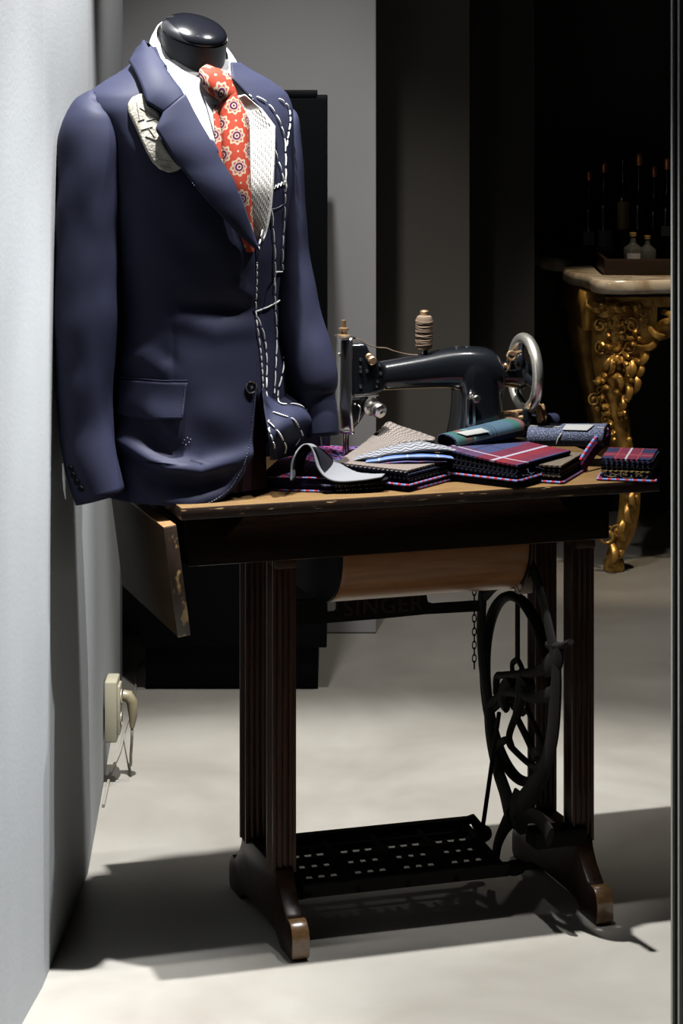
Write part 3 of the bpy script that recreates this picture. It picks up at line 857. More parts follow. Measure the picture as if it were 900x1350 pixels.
# folds: pixel polyline on the front of the jacket, width px, height m
FOLDS = [
    ([(330, 408), (285, 404), (235, 400), (195, 408)], 16, -0.0085),
    ([(325, 432), (285, 436), (232, 420)], 15, 0.006),
    ([(228, 408), (228, 500)], 4, -0.0018),
    ([(165, 470), (190, 468), (214, 485)], 14, 0.007),
    ([(215, 465), (230, 480)], 10, -0.004),
    ([(148, 572), (185, 594), (220, 614), (265, 622), (325, 598)], 13, 0.016),
    ([(165, 606), (205, 634), (262, 640), (290, 634)], 13, -0.014),
    ([(183, 556), (205, 583), (226, 598)], 14, -0.014),
    ([(255, 520), (300, 560), (325, 580)], 26, 0.006),
    ([(185, 655), (245, 664), (290, 650), (318, 625)], 12, 0.009),
    ([(175, 250), (215, 280), (250, 330)], 34, -0.006),
    ([(250, 290), (300, 330)], 24, 0.007),
    ([(205, 360), (235, 378), (290, 372)], 20, -0.004),
    ([(310, 380), (330, 395)], 12, 0.005),
    ([(152, 190), (172, 250)], 12, -0.006),
]
def folds(p):
    x, y = to_px(p); h = 0.0
    for pl, wd_, am in FOLDS:
        best = 1e9; tt = 0
        for k in range(len(pl) - 1):
            d_, t_ = segd((x, y), pl[k], pl[k + 1])
            if d_ < best: best = d_; tt = (k + t_) / (len(pl) - 1)
        e = math.exp(-(best / wd_) ** 2)
        if e > 0.01: h += am * e * (0.45 + 0.55 * math.sin(PI * min(max(0.1 + 0.8 * tt, 0), 1)))
    h += 0.0035 * noise.noise(Vector((x * 0.012, y * 0.022, 3.1)))
    return h
NZ, NT = 190, 240
zs = list(np.linspace(1.522, 0.764, NZ))
rows, base_rows = [], []
for z in zs:
    off_r = 0.005
    thR = edge_theta(ER, z, -1.9, 1.2, off_r); thL = edge_theta(EL, z, -0.3, 1.7, 0.0)
    row = []
    a0, a1 = thL, thR + 2 * PI          # from the left edge round the back to the right edge
    # finer sampling at the visible right front
    for j in range(NT):
        u = j / (NT - 1)
        u = u * 0.55 + 0.45 * (1 - (1 - u) ** 2)
        th = a0 + (a1 - a0) * u
        zo = z
        lf_ = max(0.0, min(1.0, (2.6 - th) / 0.8)); zq = z + max(0.0, 0.822 - z) * lf_
        wr_ = max(0.0, min(1.0, (th - PI) / 0.8)); wr_ = wr_ * wr_ * (3 - 2 * wr_)
        p = torso(th, zq, off_r * wr_)
        if th > 3.6 or th < 2.2:
            n_ = Vector((p.x - fx(z), p.y - YC, 0)).normalized()
            p = p + n_ * folds(p)
        row.append(p)
    rows.append(row)
jb = MB(); grid(jb, rows)
jb.build('jacket_body', m_navy, JK, world=True, solid=0.0022, offset=-1, smooth=175)
JB = bvh_of(rows)
# lining seen through the open front
rows2 = []
for z in np.linspace(1.06, 0.775, 24): rows2.append([torso(th, z, -0.013) for th in np.linspace(-1.3, 0.45, 40)])
mb = MB(); grid(mb, rows2); mb.build('lining', m_lining, JK, world=True)
# sleeves
def sleeve_disp(k):
    def f(q, c, u, a):
        n_ = (q - c).normalized()
        v = 0.0055 * noise.noise(Vector((q.x * 9 + k, q.y * 9, q.z * 5))) + 0.003 * noise.noise(Vector((q.x * 22, q.y * 22 + k, q.z * 14)))
        return q + n_ * v * min(1, u * 6)
    return f
def sleeve(pts, seg, k, n=70):
    P, R = [], []
    for c in spline(pts, n):
        P.append(at(c[0], c[1], c[2])); R.append((c[3] / F * c[2], c[4]))
    mb = MB(); tube(mb, P, R, seg, caps=False, ref=L_ * 0.93 + Vector((0.12, 0, 0)), disp=sleeve_disp(k))
    # cloth returning inside the cuff
    return mb, P, R
lp = [(129, 125, 4.262, 5, 0.010), (126, 131, 4.264, 14, 0.030), (122, 145, 4.265, 26, 0.049), (119.5, 166, 4.263, 35, 0.059), (118, 200, 4.257, 39.5, 0.064), (117, 260, 4.25, 41, 0.064), (116, 330, 4.243, 41, 0.061), (114, 400, 4.236, 40.5, 0.058), (112.5, 470, 4.23, 39, 0.054), (112.5, 541, 4.223, 38.5, 0.050), (119, 600, 4.216, 36.5, 0.047), (133, 657, 4.21, 33, 0.044)]
mb, P, R = sleeve(lp, 48, 1.0)
SLB = bvh_of([mb.v[i * 48:(i + 1) * 48] for i in range(70)], closed=True)
mb.build('sleeve', m_navy, JK, world=True, solid=0.0022, offset=-1, smooth=175)
rs = [(377, 141, 4.455, 5, 0.010), (375, 146, 4.453, 12, 0.034), (372, 158, 4.45, 17, 0.050), (369, 185, 4.447, 22, 0.058), (368, 230, 4.44, 26, 0.060), (369, 280, 4.432, 28, 0.060), (372, 330, 4.425, 30, 0.058), (379, 380, 4.415, 31, 0.056), (390, 430, 4.405, 33, 0.054), (403, 475, 4.395, 36, 0.053), (411, 502, 4.39, 33, 0.050), (413, 520, 4.39, 28, 0.043), (418, 545, 4.385, 25, 0.041), (421, 575, 4.38, 23, 0.040)]
mb, P2, R2 = sleeve(rs, 48, 7.0)
mb.build('sleeve', m_navy, JK, world=True, solid=0.0022, offset=-1, smooth=175)
# cuff buttons and hanging thread
for q in ((93.5, 617), (97, 626), (101.5, 635), (107, 644)):
    p, nrm = hit(SLB, q[0], q[1]); lm = MB()
    lathe(lm, [(0, 0), (0.0052, 0), (0.0058, 0.0015), (0.005, 0.003), (0.0038, 0.0022), (0, 0.0022)], 16, frame(p, nrm)); lm.build('cuff_button', m_blk, JK, world=True)
m_thread = simple('white_basting_thread', (0.80, 0.80, 0.78), 0.7)
mb = MB(); tube(mb, [at(83, 611, 4.19), at(84.5, 630, 4.19), at(85, 645, 4.19), at(86.5, 658, 4.19)], [0.0012, 0.003, 0.0022, 0.0008], 6); mb.build('loose_thread', m_thread, JK, world=True)
# collar and lapel of the right front
def lap_lift(s, u): return 0.0085 + 0.007 * math.sin(PI * min(1, u * 1.0)) * (0.4 + 0.6 * s) * 0.8
collA = [(197, 64), (185, 72), (174, 88), (182, 107), (188, 124), (192, 139), (202, 145), (214, 152)]
collB = [(199, 60), (206, 70), (213, 84), (221, 97), (229, 108), (236, 117), (239, 122), (241, 128)]
_, cbv, crow = overlay('collar', m_navy, JK, collA, collB, 34, 12, JB, lf=lambda s, u: 0.0115 + 0.006 * math.sin(PI * u), solid=0.003)
lapA = [(214, 151), (204, 173), (213, 187), (224, 205), (237, 223), (252, 243), (270, 265), (290, 288), (310, 310), (325, 323), (333, 329)]
lapB = [(241, 128), (252, 148), (262, 166), (271, 181), (280, 197), (290, 216), (303, 237), (312, 262), (321, 288), (330, 315), (334, 326)]
_, lbv, lrow = overlay('lapel', m_navy, JK, lapA, lapB, 70, 16, JB, lf=lambda s, u: 0.0085 + 0.011 * math.sin(PI * (0.12 + 0.62 * u)) * (1 - s ** 3 * 0.6), solid=0.003)
# back collar round the neck
rows = []
for ps in np.linspace(-0.72 * PI, -1.35 * PI, 20):
    d_ = L_ * math.sin(ps) + F_ * math.cos(ps); c0 = Vector((NC.x, NC.y, 0))
    rows.append([c0 + d_ * (0.070) + Vector((0, 0, 1.488)), c0 + d_ * 0.0705 + Vector((0, 0, 1.526)), c0 + d_ * 0.080 + Vector((0, 0, 1.526)), c0 + d_ * 0.094 + Vector((0, 0, 1.485))])
mb = MB(); grid(mb, rows); mb.build('back_collar', m_navy, JK, world=True, solid=0.003)
# quilted collar felt under the right lapel
m_felt = simple('worn_canvas_patch', (0.50, 0.48, 0.42), 0.9, col2=(0.30, 0.28, 0.23), vscale=60, bump=0.6, bscale=260)
pa = [(184, 126), (174, 130), (169, 138), (170, 150), (176, 163), (184, 180), (192, 198), (201, 214), (210, 223), (222, 228), (232, 226), (239, 222)]
pb = [(188, 125), (191, 133), (194, 141), (205, 147), (211, 153), (208, 163), (206, 175), (214, 189), (222, 202), (229, 212), (235, 219), (239, 222)]
overlay('canvas_patch', m_felt, JK, pa, pb, 44, 8, JB, 0.004, 0.002)
sm = MB()
for a, b_ in (((180, 136), (184, 158)), ((184, 143), (196, 150)), ((191, 146), (206, 158)), ((193, 160), (207, 157)), ((182, 160), (190, 158)), ((186, 172), (201, 168)), ((192, 180), (207, 186)), ((205, 200), (206, 208)), ((206, 210), (226, 213)), ((196, 170), (204, 182)), ((209, 218), (226, 222))):
    P = []
    for k in range(5):
        u = k / 4; p, n_ = hit(JB, a[0] + (b_[0] - a[0]) * u, a[1] + (b_[1] - a[1]) * u); P.append(p + n_ * 0.0056)
    tube(sm, P, 0.0006, 5)
sm.build('patch_stitches', simple('grey_thread', (0.22, 0.21, 0.19), 0.8), JK, world=True)
# chest canvas on the open left front
m_canvas = simple('white_chest_canvas', (0.80, 0.79, 0.75), 0.85, bump=0.35, bscale=400)
ca_ = [(308, 128), (322, 152), (325, 180), (325, 215), (327, 250), (329, 285), (333, 306), (336, 316)]
cb_ = [(316, 130), (337, 148), (353, 170), (352.5, 200), (350.5, 240), (347, 278), (342, 304), (338, 316)]
_, vbv, vrow = overlay('chest_canvas', m_canvas, JK, ca_, cb_, 60, 14, shb, lf=lambda s, u: 0.004 + 0.013 * u, solid=0.002)
qs = MB()
for j in range(2, 13):
    u = j / 14
    for i in range(8 + j % 3, 56, 3):
        P = []
        for k in range(3):
            ii = min(i + k * 0.7, 59); i0 = int(ii); fr = ii - i0
            jj = u * 13; j0 = int(jj); fj = jj - j0
            a = vrow[i0][j0].lerp(vrow[i0][j0 + 1], fj); b_ = vrow[min(i0 + 1, 59)][j0].lerp(vrow[min(i0 + 1, 59)][j0 + 1], fj)
            P.append(a.lerp(b_, fr) + Vector((0.15, -1, 0.1)) * 0.0012)
        tube(qs, P, 0.0008, 5)
qs.build('quilting', simple('canvas_thread', (0.62, 0.60, 0.55), 0.8), JK, world=True)
m_beige = herring('shoulder_felt', (0.30, 0.25, 0.18), (0.40, 0.34, 0.26), 0.006, 0.004)
overlay('shoulder_felt', m_beige, JK, [(301, 106), (310, 120), (322, 137), (334, 149)], [(305, 104), (316, 114), (328, 128), (336, 140)], 20, 6, JB, 0.004, 0.002)
# folded edge of the left front
def px_line(mb, pts, r, bv, lift, n=40, seg=6, dash=None):
    LP = lin(spline(pts, 60), n)
    if dash is None:
        tube(mb, [(lambda h: h[0] + h[1] * lift)(hit(bv, q[0], q[1])) for q in LP], r, seg)
        return
    Q = lin(spline(pts, 80), 400); tot = sum(np.linalg.norm(Q[i + 1] - Q[i]) for i in range(399))
    pos = random.uniform(0, 3)
    while pos < tot - 3:
        ln = dash[0] * random.uniform(0.75, 1.25)
        P = []
        for k in range(6):
            u = min((pos + ln * k / 5) / tot, 1) * 399; i0 = min(int(u), 398)
            q = Q[i0] + (Q[i0 + 1] - Q[i0]) * (u - i0)
            p, n_ = hit(bv, q[0], q[1]); P.append(p + n_ * (lift + 0.0007 * math.sin(PI * k / 5)))
        tube(mb, P, [r * 0.7, r, r, r, r, r * 0.7], seg)
        pos += ln + dash[1] * random.uniform(0.7, 1.3)
mb = MB(); px_line(mb, [(352.5, 172), (351.5, 200), (350, 235), (346, 275), (341, 305), (338, 325)], 0.0022, JB, 0.001)
mb.build('turned_edge', m_navy, JK, world=True)
BASTE = [
    ([(322, 123), (331, 129), (338, 145), (346, 161)], (11, 3)), ([(355, 180), (363, 205), (370, 228), (374, 250)], (15, 4)),
    ([(336, 127), (352, 137), (365, 156), (373, 180), (375, 205), (375, 240), (374, 265), (373, 290), (371, 320), (371, 350), (370, 378)], (15, 4)),
    ([(366, 130), (378, 140), (381, 156), (380, 168), (378, 180), (376, 195)], (7, 3)),
    ([(351, 254), (357, 280), (359, 310), (361, 340), (361, 400), (363, 440), (362, 480), (360, 518)], (17, 4)),
    ([(345, 300), (340, 325), (337.5, 345), (337, 370), (336, 400), (337, 425), (341, 455), (344, 485), (346, 520), (350, 550)], (8, 3)),
    ([(335, 411), (350, 405), (362, 399), (369, 394)], (11, 1)),
    ([(338, 418), (346, 440), (350, 470), (350, 500), (350, 530)], (13, 4)),
    ([(368, 412), (369, 440), (372, 470), (371, 490), (366, 510), (364, 522)], (12, 4)),
]
for pl_, dsh in BASTE:
    mb = MB(); px_line(mb, pl_, 0.00135, JB, 0.0022, dash=dsh); mb.build('basting_thread', m_thread, JK, world=True)
mb = MB()
zig = [(350 + i * 2.0, 252 - i * 0.95 + (2.0 if i % 2 else -2.0)) for i in range(14)]
px_line(mb, zig, 0.0011, JB, 0.0022, n=60); px_line(mb, [(351, 248), (350, 258)], 0.001, JB, 0.002, n=6)
px_line(mb, [(375, 235), (377, 247)], 0.001, JB, 0.002, n=6); mb.build('pocket_stitches', m_thread, JK, world=True)
mb = MB(); px_line(mb, [(355, 276), (366, 273), (375, 267)], 0.0005, JB, 0.002, n=12); mb.build('chalk_line', simple('grey_blue_thread', (0.3, 0.32, 0.4), 0.8), JK, world=True)
# lapel and front edge pick stitching
m_pick = simple('navy_pick_thread', (0.07, 0.075, 0.13), 0.7)
mb = MB(); px_line(mb, [(237, 220), (270, 262), (310, 307), (331, 326)], 0.0006, lbv, 0.002, dash=(1.6, 1.6)); mb.build('pick_stitching', m_pick, JK, world=True)
mb = MB(); px_line(mb, [(336, 515), (331, 560), (325, 600), (311, 632), (296, 650), (270, 664), (245, 665)], 0.0007, JB, 0.0012, dash=(1.8, 1.8)); mb.build('pick_stitching', m_pick, JK, world=True)
# pocket flap, dart, button
_, fbv, _r = overlay('pocket_flap', m_navy, JK, [(160, 499), (185, 502), (215, 504), (247, 505)], [(158, 545), (185, 550), (215, 553), (241, 553)], 40, 16, JB, lf=lambda s, u: 0.004 + 0.004 * u, solid=0.003)
mb = MB(); px_line(mb, [(159, 497), (190, 500), (220, 502), (247, 502)], 0.0016, JB, 0.0035); mb.build('pocket_welt', m_navy, JK, world=True)
mb = MB(); px_line(mb, [(244, 508), (240, 550)], 0.0007, fbv, 0.0018, dash=(1.6, 1.5)); mb.build('flap_stitching', m_pick, JK, world=True)
p, n_ = hit(JB, 329.5, 511)
n_ = (n_ + Vector((0.1, -0.6, 0.1))).normalized()
mb = MB(); lathe(mb, [(0, 0.003), (0.0085, 0.003), (0.0105, 0.0045), (0.0108, 0.006), (0.0095, 0.0075), (0.008, 0.0062), (0, 0.0060)], 32, frame(p, n_)); bt_ = mb.build('front_button', simple('horn_button', (0.006, 0.006, 0.008), 0.2, coat=0.5), JK, world=True)
mb = MB(); M_ = frame(p, n_)
for a in (0.4, 0.4 + PI / 2): tube(mb, [M_ @ Vector((0.003 * math.cos(a), 0.003 * math.sin(a), 0.0066)), M_ @ Vector((-0.003 * math.cos(a), -0.003 * math.sin(a), 0.0066))], 0.0006, 5)
tube(mb, [M_ @ Vector((0, 0, 0)), M_ @ Vector((0, 0, 0.004))], 0.002, 6)
mb.build('button_thread', m_pick, bt_, world=True)
# chalk dots
mb = MB()
for q in ((243, 580), (247, 577), (249, 583), (245, 586), (251, 579), (241, 584)):
    p, n_ = hit(JB, *q); ellipsoid(mb, p + n_ * 0.0012, (0.0009, 0.0009, 0.0009), seg=6, rings=4)
mb.build('chalk_specks', simple('chalk', (0.35, 0.36, 0.42), 0.9), JK, world=True)
# basted flap of the left front lying over the table
ctl = [[(345, 512, 4.245), (349, 545, 4.222), (354, 575, 4.205), (357, 607, 4.215)],
       [(360, 516, 4.262), (368, 541, 4.212), (374, 567, 4.185), (375, 603, 4.225)],
       [(378, 508, 4.31), (391, 528, 4.245), (402, 555, 4.212), (398, 595, 4.26)],
       [(396, 521, 4.34), (411, 541, 4.29), (423, 563, 4.262), (420, 588, 4.30)],
       [(412, 545, 4.37), (424, 558, 4.34), (434, 573, 4.32), (434, 588, 4.34)]]
ctl = [[at(q[0], q[1], q[2] + 0.03 + 0.085 * min(1, k / 2)) for q in r] for k, r in enumerate(ctl)]
mb = MB(); patch(mb, ctl, 50, 50, lambda p, u, v: p + Vector((0, -1, 0.4)) * (0.004 * noise.noise(p * 22)))
rowsF = [mb.v[i * 50:(i + 1) * 50] for i in range(50)]
FB = bvh_of(rowsF)
mb.build('turned_back_front', m_navy, JK, world=True, solid=0.0025, offset=0, smooth=175)
BF = [([(376, 509), (365, 527), (370, 534), (386, 534), (402, 540), (413, 553), (420, 570), (422, 585)], (17, 4)), ([(356, 543), (370, 549), (384, 553), (394, 565), (397, 573)], (17, 4)),
      ([(350, 555), (362, 565), (371, 578), (375, 588), (374, 597)], (15, 4)), ([(349, 556), (354, 570), (359, 583), (361, 595)], (8, 3)), ([(395, 575), (388, 586)], (12, 3))]
for pl_, dsh in BF:
    mb = MB(); px_line(mb, pl_, 0.00135, FB, 0.0026, dash=dsh); mb.build('basting_thread', m_thread, JK, world=True)
# ================================================================= sewing machine
m_jap = simple('black_japanned_iron', (0.008, 0.010, 0.013), 0.22, coat=0.7, bump=0.05, bscale=60)
m_chrome = simple('nickel_plate', (0.62, 0.60, 0.57), 0.22, 1.0)
m_brassy = simple('worn_brass', (0.45, 0.30, 0.17), 0.3, 0.9)
m_rim = simple('polished_rim', (0.66, 0.63, 0.57), 0.26, 0.95)
SM = thing('sewing_machine', 'black vintage sewing machine with nickel face plate and large handwheel on the table', 'sewing machine', TA + W * 0.1605 + D * 0.27 + Vector((0, 0, TOP)), TH)
SM.rotation_euler = (0, 0, TH)
def sect(x, zc, hz, hy, n=2.6, k=28, yc=0.0):
    r = []
    for i in range(k):
        a = 2 * PI * i / k; c, s_ = math.cos(a), math.sin(a)
        r.append(Vector((x, yc + hy * math.copysign(abs(c) ** (2 / n), c), zc + hz * math.copysign(abs(s_) ** (2 / n), s_))))
    return r
def loft(mb, rows):
    m = len(rows[0]); vs = [p for r in rows for p in r]
    fs = [(i * m + j, i * m + (j + 1) % m, (i + 1) * m + (j + 1) % m, (i + 1) * m + j) for i in range(len(rows) - 1) for j in range(m)]
    fs += [tuple(range(m - 1, -1, -1)), tuple((len(rows) - 1) * m + k for k in range(m))]
    mb.add(vs, fs); return mb
mb = MB()
arm = [(0.03, 0.163, 0.024, 0.026), (0.05, 0.163, 0.024, 0.026), (0.07, 0.1635, 0.0255, 0.026), (0.11, 0.166, 0.028, 0.027), (0.15, 0.169, 0.031, 0.029), (0.19, 0.172, 0.035, 0.032), (0.22, 0.172, 0.038, 0.036), (0.25, 0.170, 0.040, 0.040), (0.275, 0.166, 0.040, 0.042), (0.290, 0.158, 0.036, 0.042), (0.298, 0.145, 0.024, 0.036)]
loft(mb, [sect(a[0], a[1], a[2], a[3]) for a in [tuple(x) for x in spline(arm, 40)]])
def hsect(z, x0_, x1_, hy, n=3.2, k=32):
    r = []
    cx_, hx = (x0_ + x1_) / 2, (x1_ - x0_) / 2
    for i in range(k):
        a = 2 * PI * i / k; c, s_ = math.cos(a), math.sin(a)
        r.append(Vector((cx_ + hx * math.copysign(abs(c) ** (2 / n), c), hy * math.copysign(abs(s_) ** (2 / n), s_), z)))
    return r
pil = [(0.004, 0.188, 0.304, 0.056), (0.02, 0.194, 0.301, 0.052), (0.05, 0.203, 0.2995, 0.047), (0.09, 0.210, 0.2985, 0.043), (0.125, 0.212, 0.298, 0.042), (0.15, 0.208, 0.298, 0.042), (0.172, 0.212, 0.296, 0.041), (0.188, 0.222, 0.288, 0.036), (0.198, 0.235, 0.275, 0.024)]
loft(mb, [hsect(*[tuple(x) for x in [q]][0]) for q in spline(pil, 40)])
# head block
def prism_y(mb, pts, y0_, y1_, bev=0.003):
    poly_prism(mb, pts, lambda a, b, k: Vector((a, y0_ + k, b)), y1_ - y0_, bev)
prism_y(mb, [(0.004, 0.226), (0.036, 0.226), (0.041, 0.213), (0.052, 0.200), (0.064, 0.190), (0.070, 0.184), (0.070, 0.141), (0.060, 0.137), (0.040, 0.133), (0.004, 0.130)], -0.027, 0.027, 0.004)
prism_y(mb, [(0.006, 0.135), (0.042, 0.135), (0.040, 0.115), (0.034, 0.098), (0.024, 0.084), (0.012, 0.072), (0.006, 0.070)], -0.022, 0.024, 0.003)
body = mb.build('machine_body', m_jap, SM, smooth=180, remesh=0.0024)
mb = MB(); box(mb, (0.152, 0.005, -0.0035), (0.315, 0.175, 0.009), 0.001); mb.build('bed', m_jap, SM)
# face plate: curved nickel cover
def face_rows():
    rows = []
    for z in np.linspace(0.066, 0.236, 30):
        w_ = np.interp(z, [0.066, 0.10, 0.15, 0.236], [0.024, 0.030, 0.030, 0.027]); x0_ = np.interp(z, [0.066, 0.11, 0.16, 0.236], [0.004, -0.003, -0.002, 0.0])
        rows.append([Vector((x0_ + 0.009 * (1 - math.cos(a * PI / 2)) + 0.0 - 0.009 + 0.009 * abs(a) ** 3, w_ * a, z)) for a in np.linspace(-1, 1, 21)])
    return rows
mb = MB(); grid(mb, face_rows()); mb.build('face_plate', m_chrome, SM, solid=0.004, offset=0, smooth=60)
mb = MB()
for c_, s_ in (((0.003, 0, 0.236), (0.026, 0.052, 0.004)), ((-0.001, 0, 0.072), (0.012, 0.05, 0.004)), ((0.035, -0.0275, 0.134), (0.046, 0.003, 0.004))):
    mb = MB(); box(mb, c_, s_, 0.001); mb.build('trim_band', m_chrome, SM)
mb = MB()
lathe(mb, [(0, 0.236), (0.011, 0.236), (0.011, 0.240), (0.006, 0.242), (0.006, 0.247), (0.009, 0.248), (0.009, 0.252), (0.004, 0.253), (0.0045, 0.266), (0, 0.266)], 18, Matrix.Translation((0.001, 0, 0)))
mb.build('pressure_screw', m_brassy, SM)
mb = MB(); tube(mb, [(0.003, 0.002, 0.08), (0.003, 0.002, 0.018)], 0.0035, 10); tube(mb, [(0.010, 0.008, 0.09), (0.010, 0.008, 0.015)], 0.004, 10)
tube(mb, [(0.003, 0.002, 0.02), (0.003, 0.002, 0.006)], 0.0008, 6); mb.build('needle_bar', m_chrome, SM)
mb = MB(); box(mb, (0.010, -0.004, 0.0105), (0.014, 0.03, 0.003), 0.001); box(mb, (0.010, 0.006, 0.017), (0.008, 0.008, 0.012), 0.001); mb.build('presser_foot', m_chrome, SM)
mb = MB()
Mk = frame((0.044, -0.026, 0.114), (0.25, -1, -0.15))
lathe(mb, [(0, -0.004), (0.013, -0.004), (0.0165, 0.0), (0.0165, 0.004), (0.009, 0.006), (0.009, 0.011), (0.012, 0.012), (0.0135, 0.018), (0.0135, 0.030), (0.0115, 0.033), (0.0045, 0.034), (0.004, 0.031), (0, 0.031)], 28, Mk)
ten = mb.build('tension_dial', m_chrome, SM)
mb = MB(); tube(mb, spline([(0.018, -0.03, 0.118), (0.021, -0.034, 0.112), (0.019, -0.034, 0.10), (0.017, -0.033, 0.088)], 14), 0.0016, 8); mb.build('thread_hook', m_chrome, SM)
mb = MB(); lathe(mb, [(0, 0), (0.008, 0), (0.008, 0.006), (0.006, 0.008), (0, 0.008)], 20, frame((0.044, -0.027, 0.196), (0.1, -1, 0)))
ellipsoid(mb, (0.040, -0.0275, 0.203), (0.007, 0.003, 0.006)); mb.build('thread_guide', m_brassy, SM)
SCR = [(frame((q[0], -0.0272, q[1]), (0, -1, 0)), 0.003) for q in ((0.024, 0.198), (0.024, 0.184), (0.024, 0.177), (0.024, 0.150), (0.060, 0.186), (0.062, 0.172), (0.036, 0.177), (0.054, 0.150), (0.056, 0.158))]
SCR += [(Matrix.Translation((q[0], -0.004, q[1] - 0.002)), 0.0035) for q in ((0.215, 0.212), (0.235, 0.2115), (0.262, 0.2075))]
SCR += [(frame((-0.011, -0.010, 0.206), (-1, -0.3, 0)), 0.004), (frame((0.0, -0.022, 0.115), (-0.5, -1, 0)), 0.003)]
for M_, r_ in SCR:
    mb = MB(); lathe(mb, [(0, 0), (r_, 0), (r_ * 0.92, r_ * 0.6), (0, r_ * 0.75)], 12, M_); mb.build('screw', m_chrome, SM)
# stitch length lever and its slotted plate on the pillar
mb = MB()
yy = -0.0445
ringo = [(0.227 + 0.0085 * math.cos(a), (0.118 if math.sin(a) > 0 else 0.078) + 0.0095 * math.sin(a)) for a in np.linspace(0, 2 * PI, 33)[:-1]]
ringi = [(0.227 + 0.0042 * math.cos(a), (0.117 if math.sin(a) > 0 else 0.079) + 0.0045 * math.sin(a)) for a in np.linspace(0, 2 * PI, 33)[:-1]]
poly_prism(mb, ringo, lambda a, b, k: Vector((a, yy + k, b)), 0.004, 0, holes=(ringi,))
lv = mb.build('stitch_plate', m_chrome, SM)
mb = MB(); lathe(mb, [(0, 0), (0.003, 0), (0.003, 0.006), (0.0065, 0.007), (0.0075, 0.0095), (0.006, 0.012), (0, 0.0128)], 22, frame((0.235, yy, 0.122), (0, -1, 0))); mb.build('stitch_lever', m_chrome, lv)
for c_, r_ in (((0.226, yy - 0.003, 0.130), 0.0045), ((0.226, yy - 0.001, 0.067), 0.004)):
    mb = MB(); ellipsoid(mb, c_, (r_, 0.003, r_)); mb.build('plate_screw', m_chrome, lv)
# handwheel
xw, zw, Rw = 0.349, 0.157, 0.0735
mb = MB()
ring = [(xw, Rw * 0.86 * math.cos(a), zw + Rw * 0.86 * math.sin(a)) for a in np.linspace(0, 2 * PI, 73)[:-1]]
tube(mb, ring, (0.0105, 0.0105), 16, closed=True, ref=(1, 0, 0)); hw = mb.build('handwheel', m_rim, SM)
mb = MB()
for k in range(3):
    a = math.radians(75 + 120 * k)
    P = [(xw - 0.008, 0.012 * math.cos(a), zw + 0.012 * math.sin(a)), (xw - 0.006, 0.035 * math.cos(a), zw + 0.035 * math.sin(a)), (xw, 0.058 * math.cos(a), zw + 0.058 * math.sin(a))]
    tube(mb, spline(P, 10), [(0.005, 0.013 - 0.004 * i / 9) for i in range(10)], 10, ref=(1, 0, 0))
lathe(mb, [(0, -0.055), (0.020, -0.055), (0.024, -0.03), (0.028, -0.018), (0.028, -0.004), (0.02, 0.004), (0.015, 0.012), (0, 0.014)], 28, frame((xw, 0, zw), (1, 0, 0)))
mb.build('wheel_spokes', m_jap, hw)
mb = MB(); lathe(mb, [(0, 0), (0.017, 0), (0.019, 0.004), (0.019, 0.012), (0.013, 0.016), (0, 0.0165)], 26, frame((xw + 0.008, 0, zw), (1, 0, 0))); mb.build('clutch_screw', m_chrome, hw)
# bobbin winder behind the wheel
mb = MB()
box(mb, (0.322, -0.012, 0.176), (0.022, 0.016, 0.030), 0.004); tube(mb, [(0.305, -0.02, 0.195), (0.318, -0.02, 0.19), (0.335, -0.018, 0.192)], [0.004, 0.004, 0.005], 10)
ellipsoid(mb, (0.33, -0.016, 0.178), (0.013, 0.012, 0.02)); mb.build('winder_bracket', m_jap, SM)
mb = MB(); ringw = [(0.311 + 0.0075 * math.cos(a), -0.03, 0.194 + 0.0075 * math.sin(a)) for a in np.linspace(0, 2 * PI, 25)[:-1]]
tube(mb, ringw, 0.0026, 8, closed=True); tube(mb, [(0.311, -0.026, 0.185), (0.309, -0.024, 0.172), (0.304, -0.02, 0.165)], 0.002, 8); ellipsoid(mb, (0.303, -0.02, 0.175), (0.004, 0.004, 0.005)); tube(mb, [(0.317, -0.022, 0.197), (0.334, -0.018, 0.199)], 0.003, 8)
mb.build('winder_ring', m_brassy, SM)
mb = MB(); tube(mb, [(0.300, -0.025, 0.078), (0.345, -0.022, 0.080)], 0.0048, 12); tube(mb, [(0.298, -0.02, 0.090), (0.335, -0.02, 0.092)], 0.003, 10); box(mb, (0.318, -0.022, 0.080), (0.014, 0.02, 0.024), 0.003)
mb.build('winder_shaft', m_brassy, SM)
mb = MB(); box(mb, (0.343, -0.022, 0.070), (0.018, 0.014, 0.050), 0.003); box(mb, (0.320, -0.022, 0.049), (0.05, 0.014, 0.012), 0.003); mb.build('winder_arm', m_jap, SM)
mb = MB(); lathe(mb, [(0, -0.005), (0.017, -0.005), (0.020, -0.003), (0.0205, 0.0), (0.017, 0.0015), (0.0205, 0.004), (0.0195, 0.007), (0.008, 0.008), (0.004, 0.012), (0, 0.012)], 26, frame((0.368, -0.028, 0.084), (1, -0.15, 0)))
mb.build('winder_pulley', m_brassy, SM)
mb = MB(); tube(mb, [(0.154, 0, 0.192), (0.154, 0, 0.208)], 0.006, 12); tube(mb, [(0.154, 0, 0.2), (0.154, 0, 0.272)], 0.0025, 10); mb.build('spool_pin', m_jap, SM)
